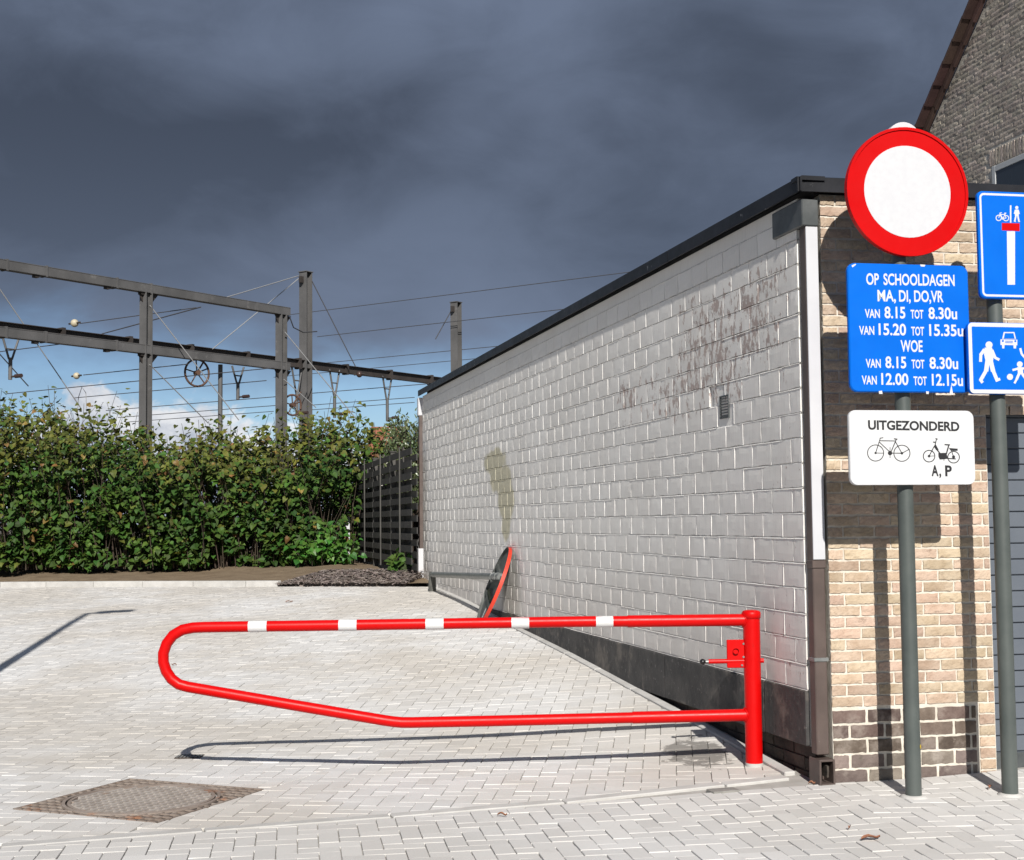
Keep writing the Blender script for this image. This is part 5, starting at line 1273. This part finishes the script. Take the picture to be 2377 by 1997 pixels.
for a, b_, lab in stays: wire([q21(*a), q21(*b_)], .018, lab, M['wire_pale'])
for a, b_, lab in (((640, 577, 52), (729, 752, 53), 'dark stay from the tall mast down to the gantry beam'), ((209, 685, 49), (412, 630, 45.5), 'oblique wire from the dark beam up to the upper portal beam'), ((930, 629, 60), (893, 696, 60), 'short pale wire at the top of the lone mast')): wire([q21(*a), q21(*b_)], .02, lab)
pg = [q21(594, 650, 48), q21(602, 672, 48.2), q21(622, 682, 49), q21(650, 680, 50)]
m = MB(); m.tube(pg, .02, 6); solo('jumper_cable', m, M['wire'], 'slack jumper cable looping from the end of the upper portal beam', 'cable')
lp = [q21(158, 860, 44.5), q21(161, 815, 44.5), q21(168, 794, 44.5), q21(176, 806, 44.5), q21(178, 850, 44.5)]
m = MB(); m.tube(lp, .012, 6); solo('wire_loop', m, M['wire_pale'], 'thin hoop of wire sticking up in front of the white cloud', 'wire')
# far roof behind the thicket
rA = q21(753, 868, 95); rh = thing('distant_house', 'distant house of which only a strip of red tiled roof shows above the thicket', 'house', Vector((rA.x+2, 97, .7)))
m = MB(); zr_ = q21(770, 868, 95).z; x0, x1 = q21(750, 862, 95).x, q21(822, 862, 95).x
m.prism([(0, 0), (3.6, 2.2-.0), (7.2, 0)], (x0, 95, zr_-2.2), (0, 1, 0), (0, 0, 1), (1, 0, 0), x1-x0); part('roof', m, M['red_tile'], rh)
m = MB(); m.box((x0+.2, 95.4, .6), (x1-x0-.4, 0, 0), (0, 5.2, 0), (0, 0, zr_-2.2-.6)); part('wall', m, M['render_wall'], rh)

# ------------------------------------------------------------------ street lamp left of the picture: only its shadow shows
tip_s = gpt(204, 1424); LH = 6.6
hh = LH; base_xy = Vector((tip_s.x, tip_s.y, 0))-Vector((LDIR.x, LDIR.y, 0))*((hh-tip_s.z)/-LDIR.z)
LB = Vector((base_xy.x, base_xy.y, gz(base_xy.x, base_xy.y))); print('lamp base', LB)
lamp = thing('street_lamp', 'slim grey street lamp standing outside the left edge, casting the long shadow', 'street lamp', LB)
m = MB(); m.tube([LB-Z*.3, LB+Z*1.2, Vector((LB.x, LB.y, hh))], [.085, .085, .05], 16); part('pole', m, M['pole'], lamp)
m = MB(); m.tube([Vector((LB.x, LB.y, hh-.03)), Vector((LB.x+.12, LB.y, hh+.02))], .035, 10); part('arm', m, M['pole'], lamp)
m = MB(); m.box((LB.x+.10, LB.y-.13, hh-.01), (.52, 0, .03), (0, .26, 0), (0, 0, .07)); part('lantern', m, M['zinc'], lamp, .02)
m = MB(); m.box((LB.x+.15, LB.y-.1, hh-.022), (.40, 0, .023), (0, .2, 0), (0, 0, .01)); part('lens', m, M['frame_white'], lamp)

# ------------------------------------------------------------------ fallen leaves
for px, py, L, lab in ((1786, 1724, .10, 'dry reddish brown leaf lying on the pavement in the right foreground'), (2030, 1620, .05, 'curled orange leaf at the foot of the right hand pole'), (1030, 1676, .06, 'thin dark twig like leaf in the middle foreground'),
                       (593, 1236, .10, 'small pinkish leaf far back on the yard'), (357, 1366, .05, 'small brown leaf inside the loop of the barrier'), (1665, 1612, .04, 'small brown leaf beside the mouth of the downpipe'), (1742, 1704, .03, 'tiny dark leaf scrap near the right foreground')):
    c = gpt(px*K, py*K); a = random.uniform(0, 6.28); m = MB(); n = 7; D_ = Vector((math.cos(a), math.sin(a)*1.0, 0)); S_ = Vector((-D_.y, D_.x, 0)); w_ = .42 if 'twig' not in lab else .12
    vs = []; fs = []
    for i in range(n):
        t_ = i/(n-1); ww = L*w_*math.sin(math.pi*min(.98, t_*.92+.06))*(1+.25*math.sin(i*2.4)); p = c+D_*(t_-.5)*L+Z*(.006+.012*abs(math.sin(t_*4)))
        vs += [p+S_*ww/2+Z*.010, p, p-S_*ww/2+Z*.008]
    for i in range(n-1): b0 = i*3; fs += [(b0, b0+1, b0+4, b0+3), (b0+1, b0+2, b0+5, b0+4)]
    m.add(vs, fs, True); solo('fallen_leaf', m, M['dead_leaf'], lab, 'leaf', 'fallen leaves')
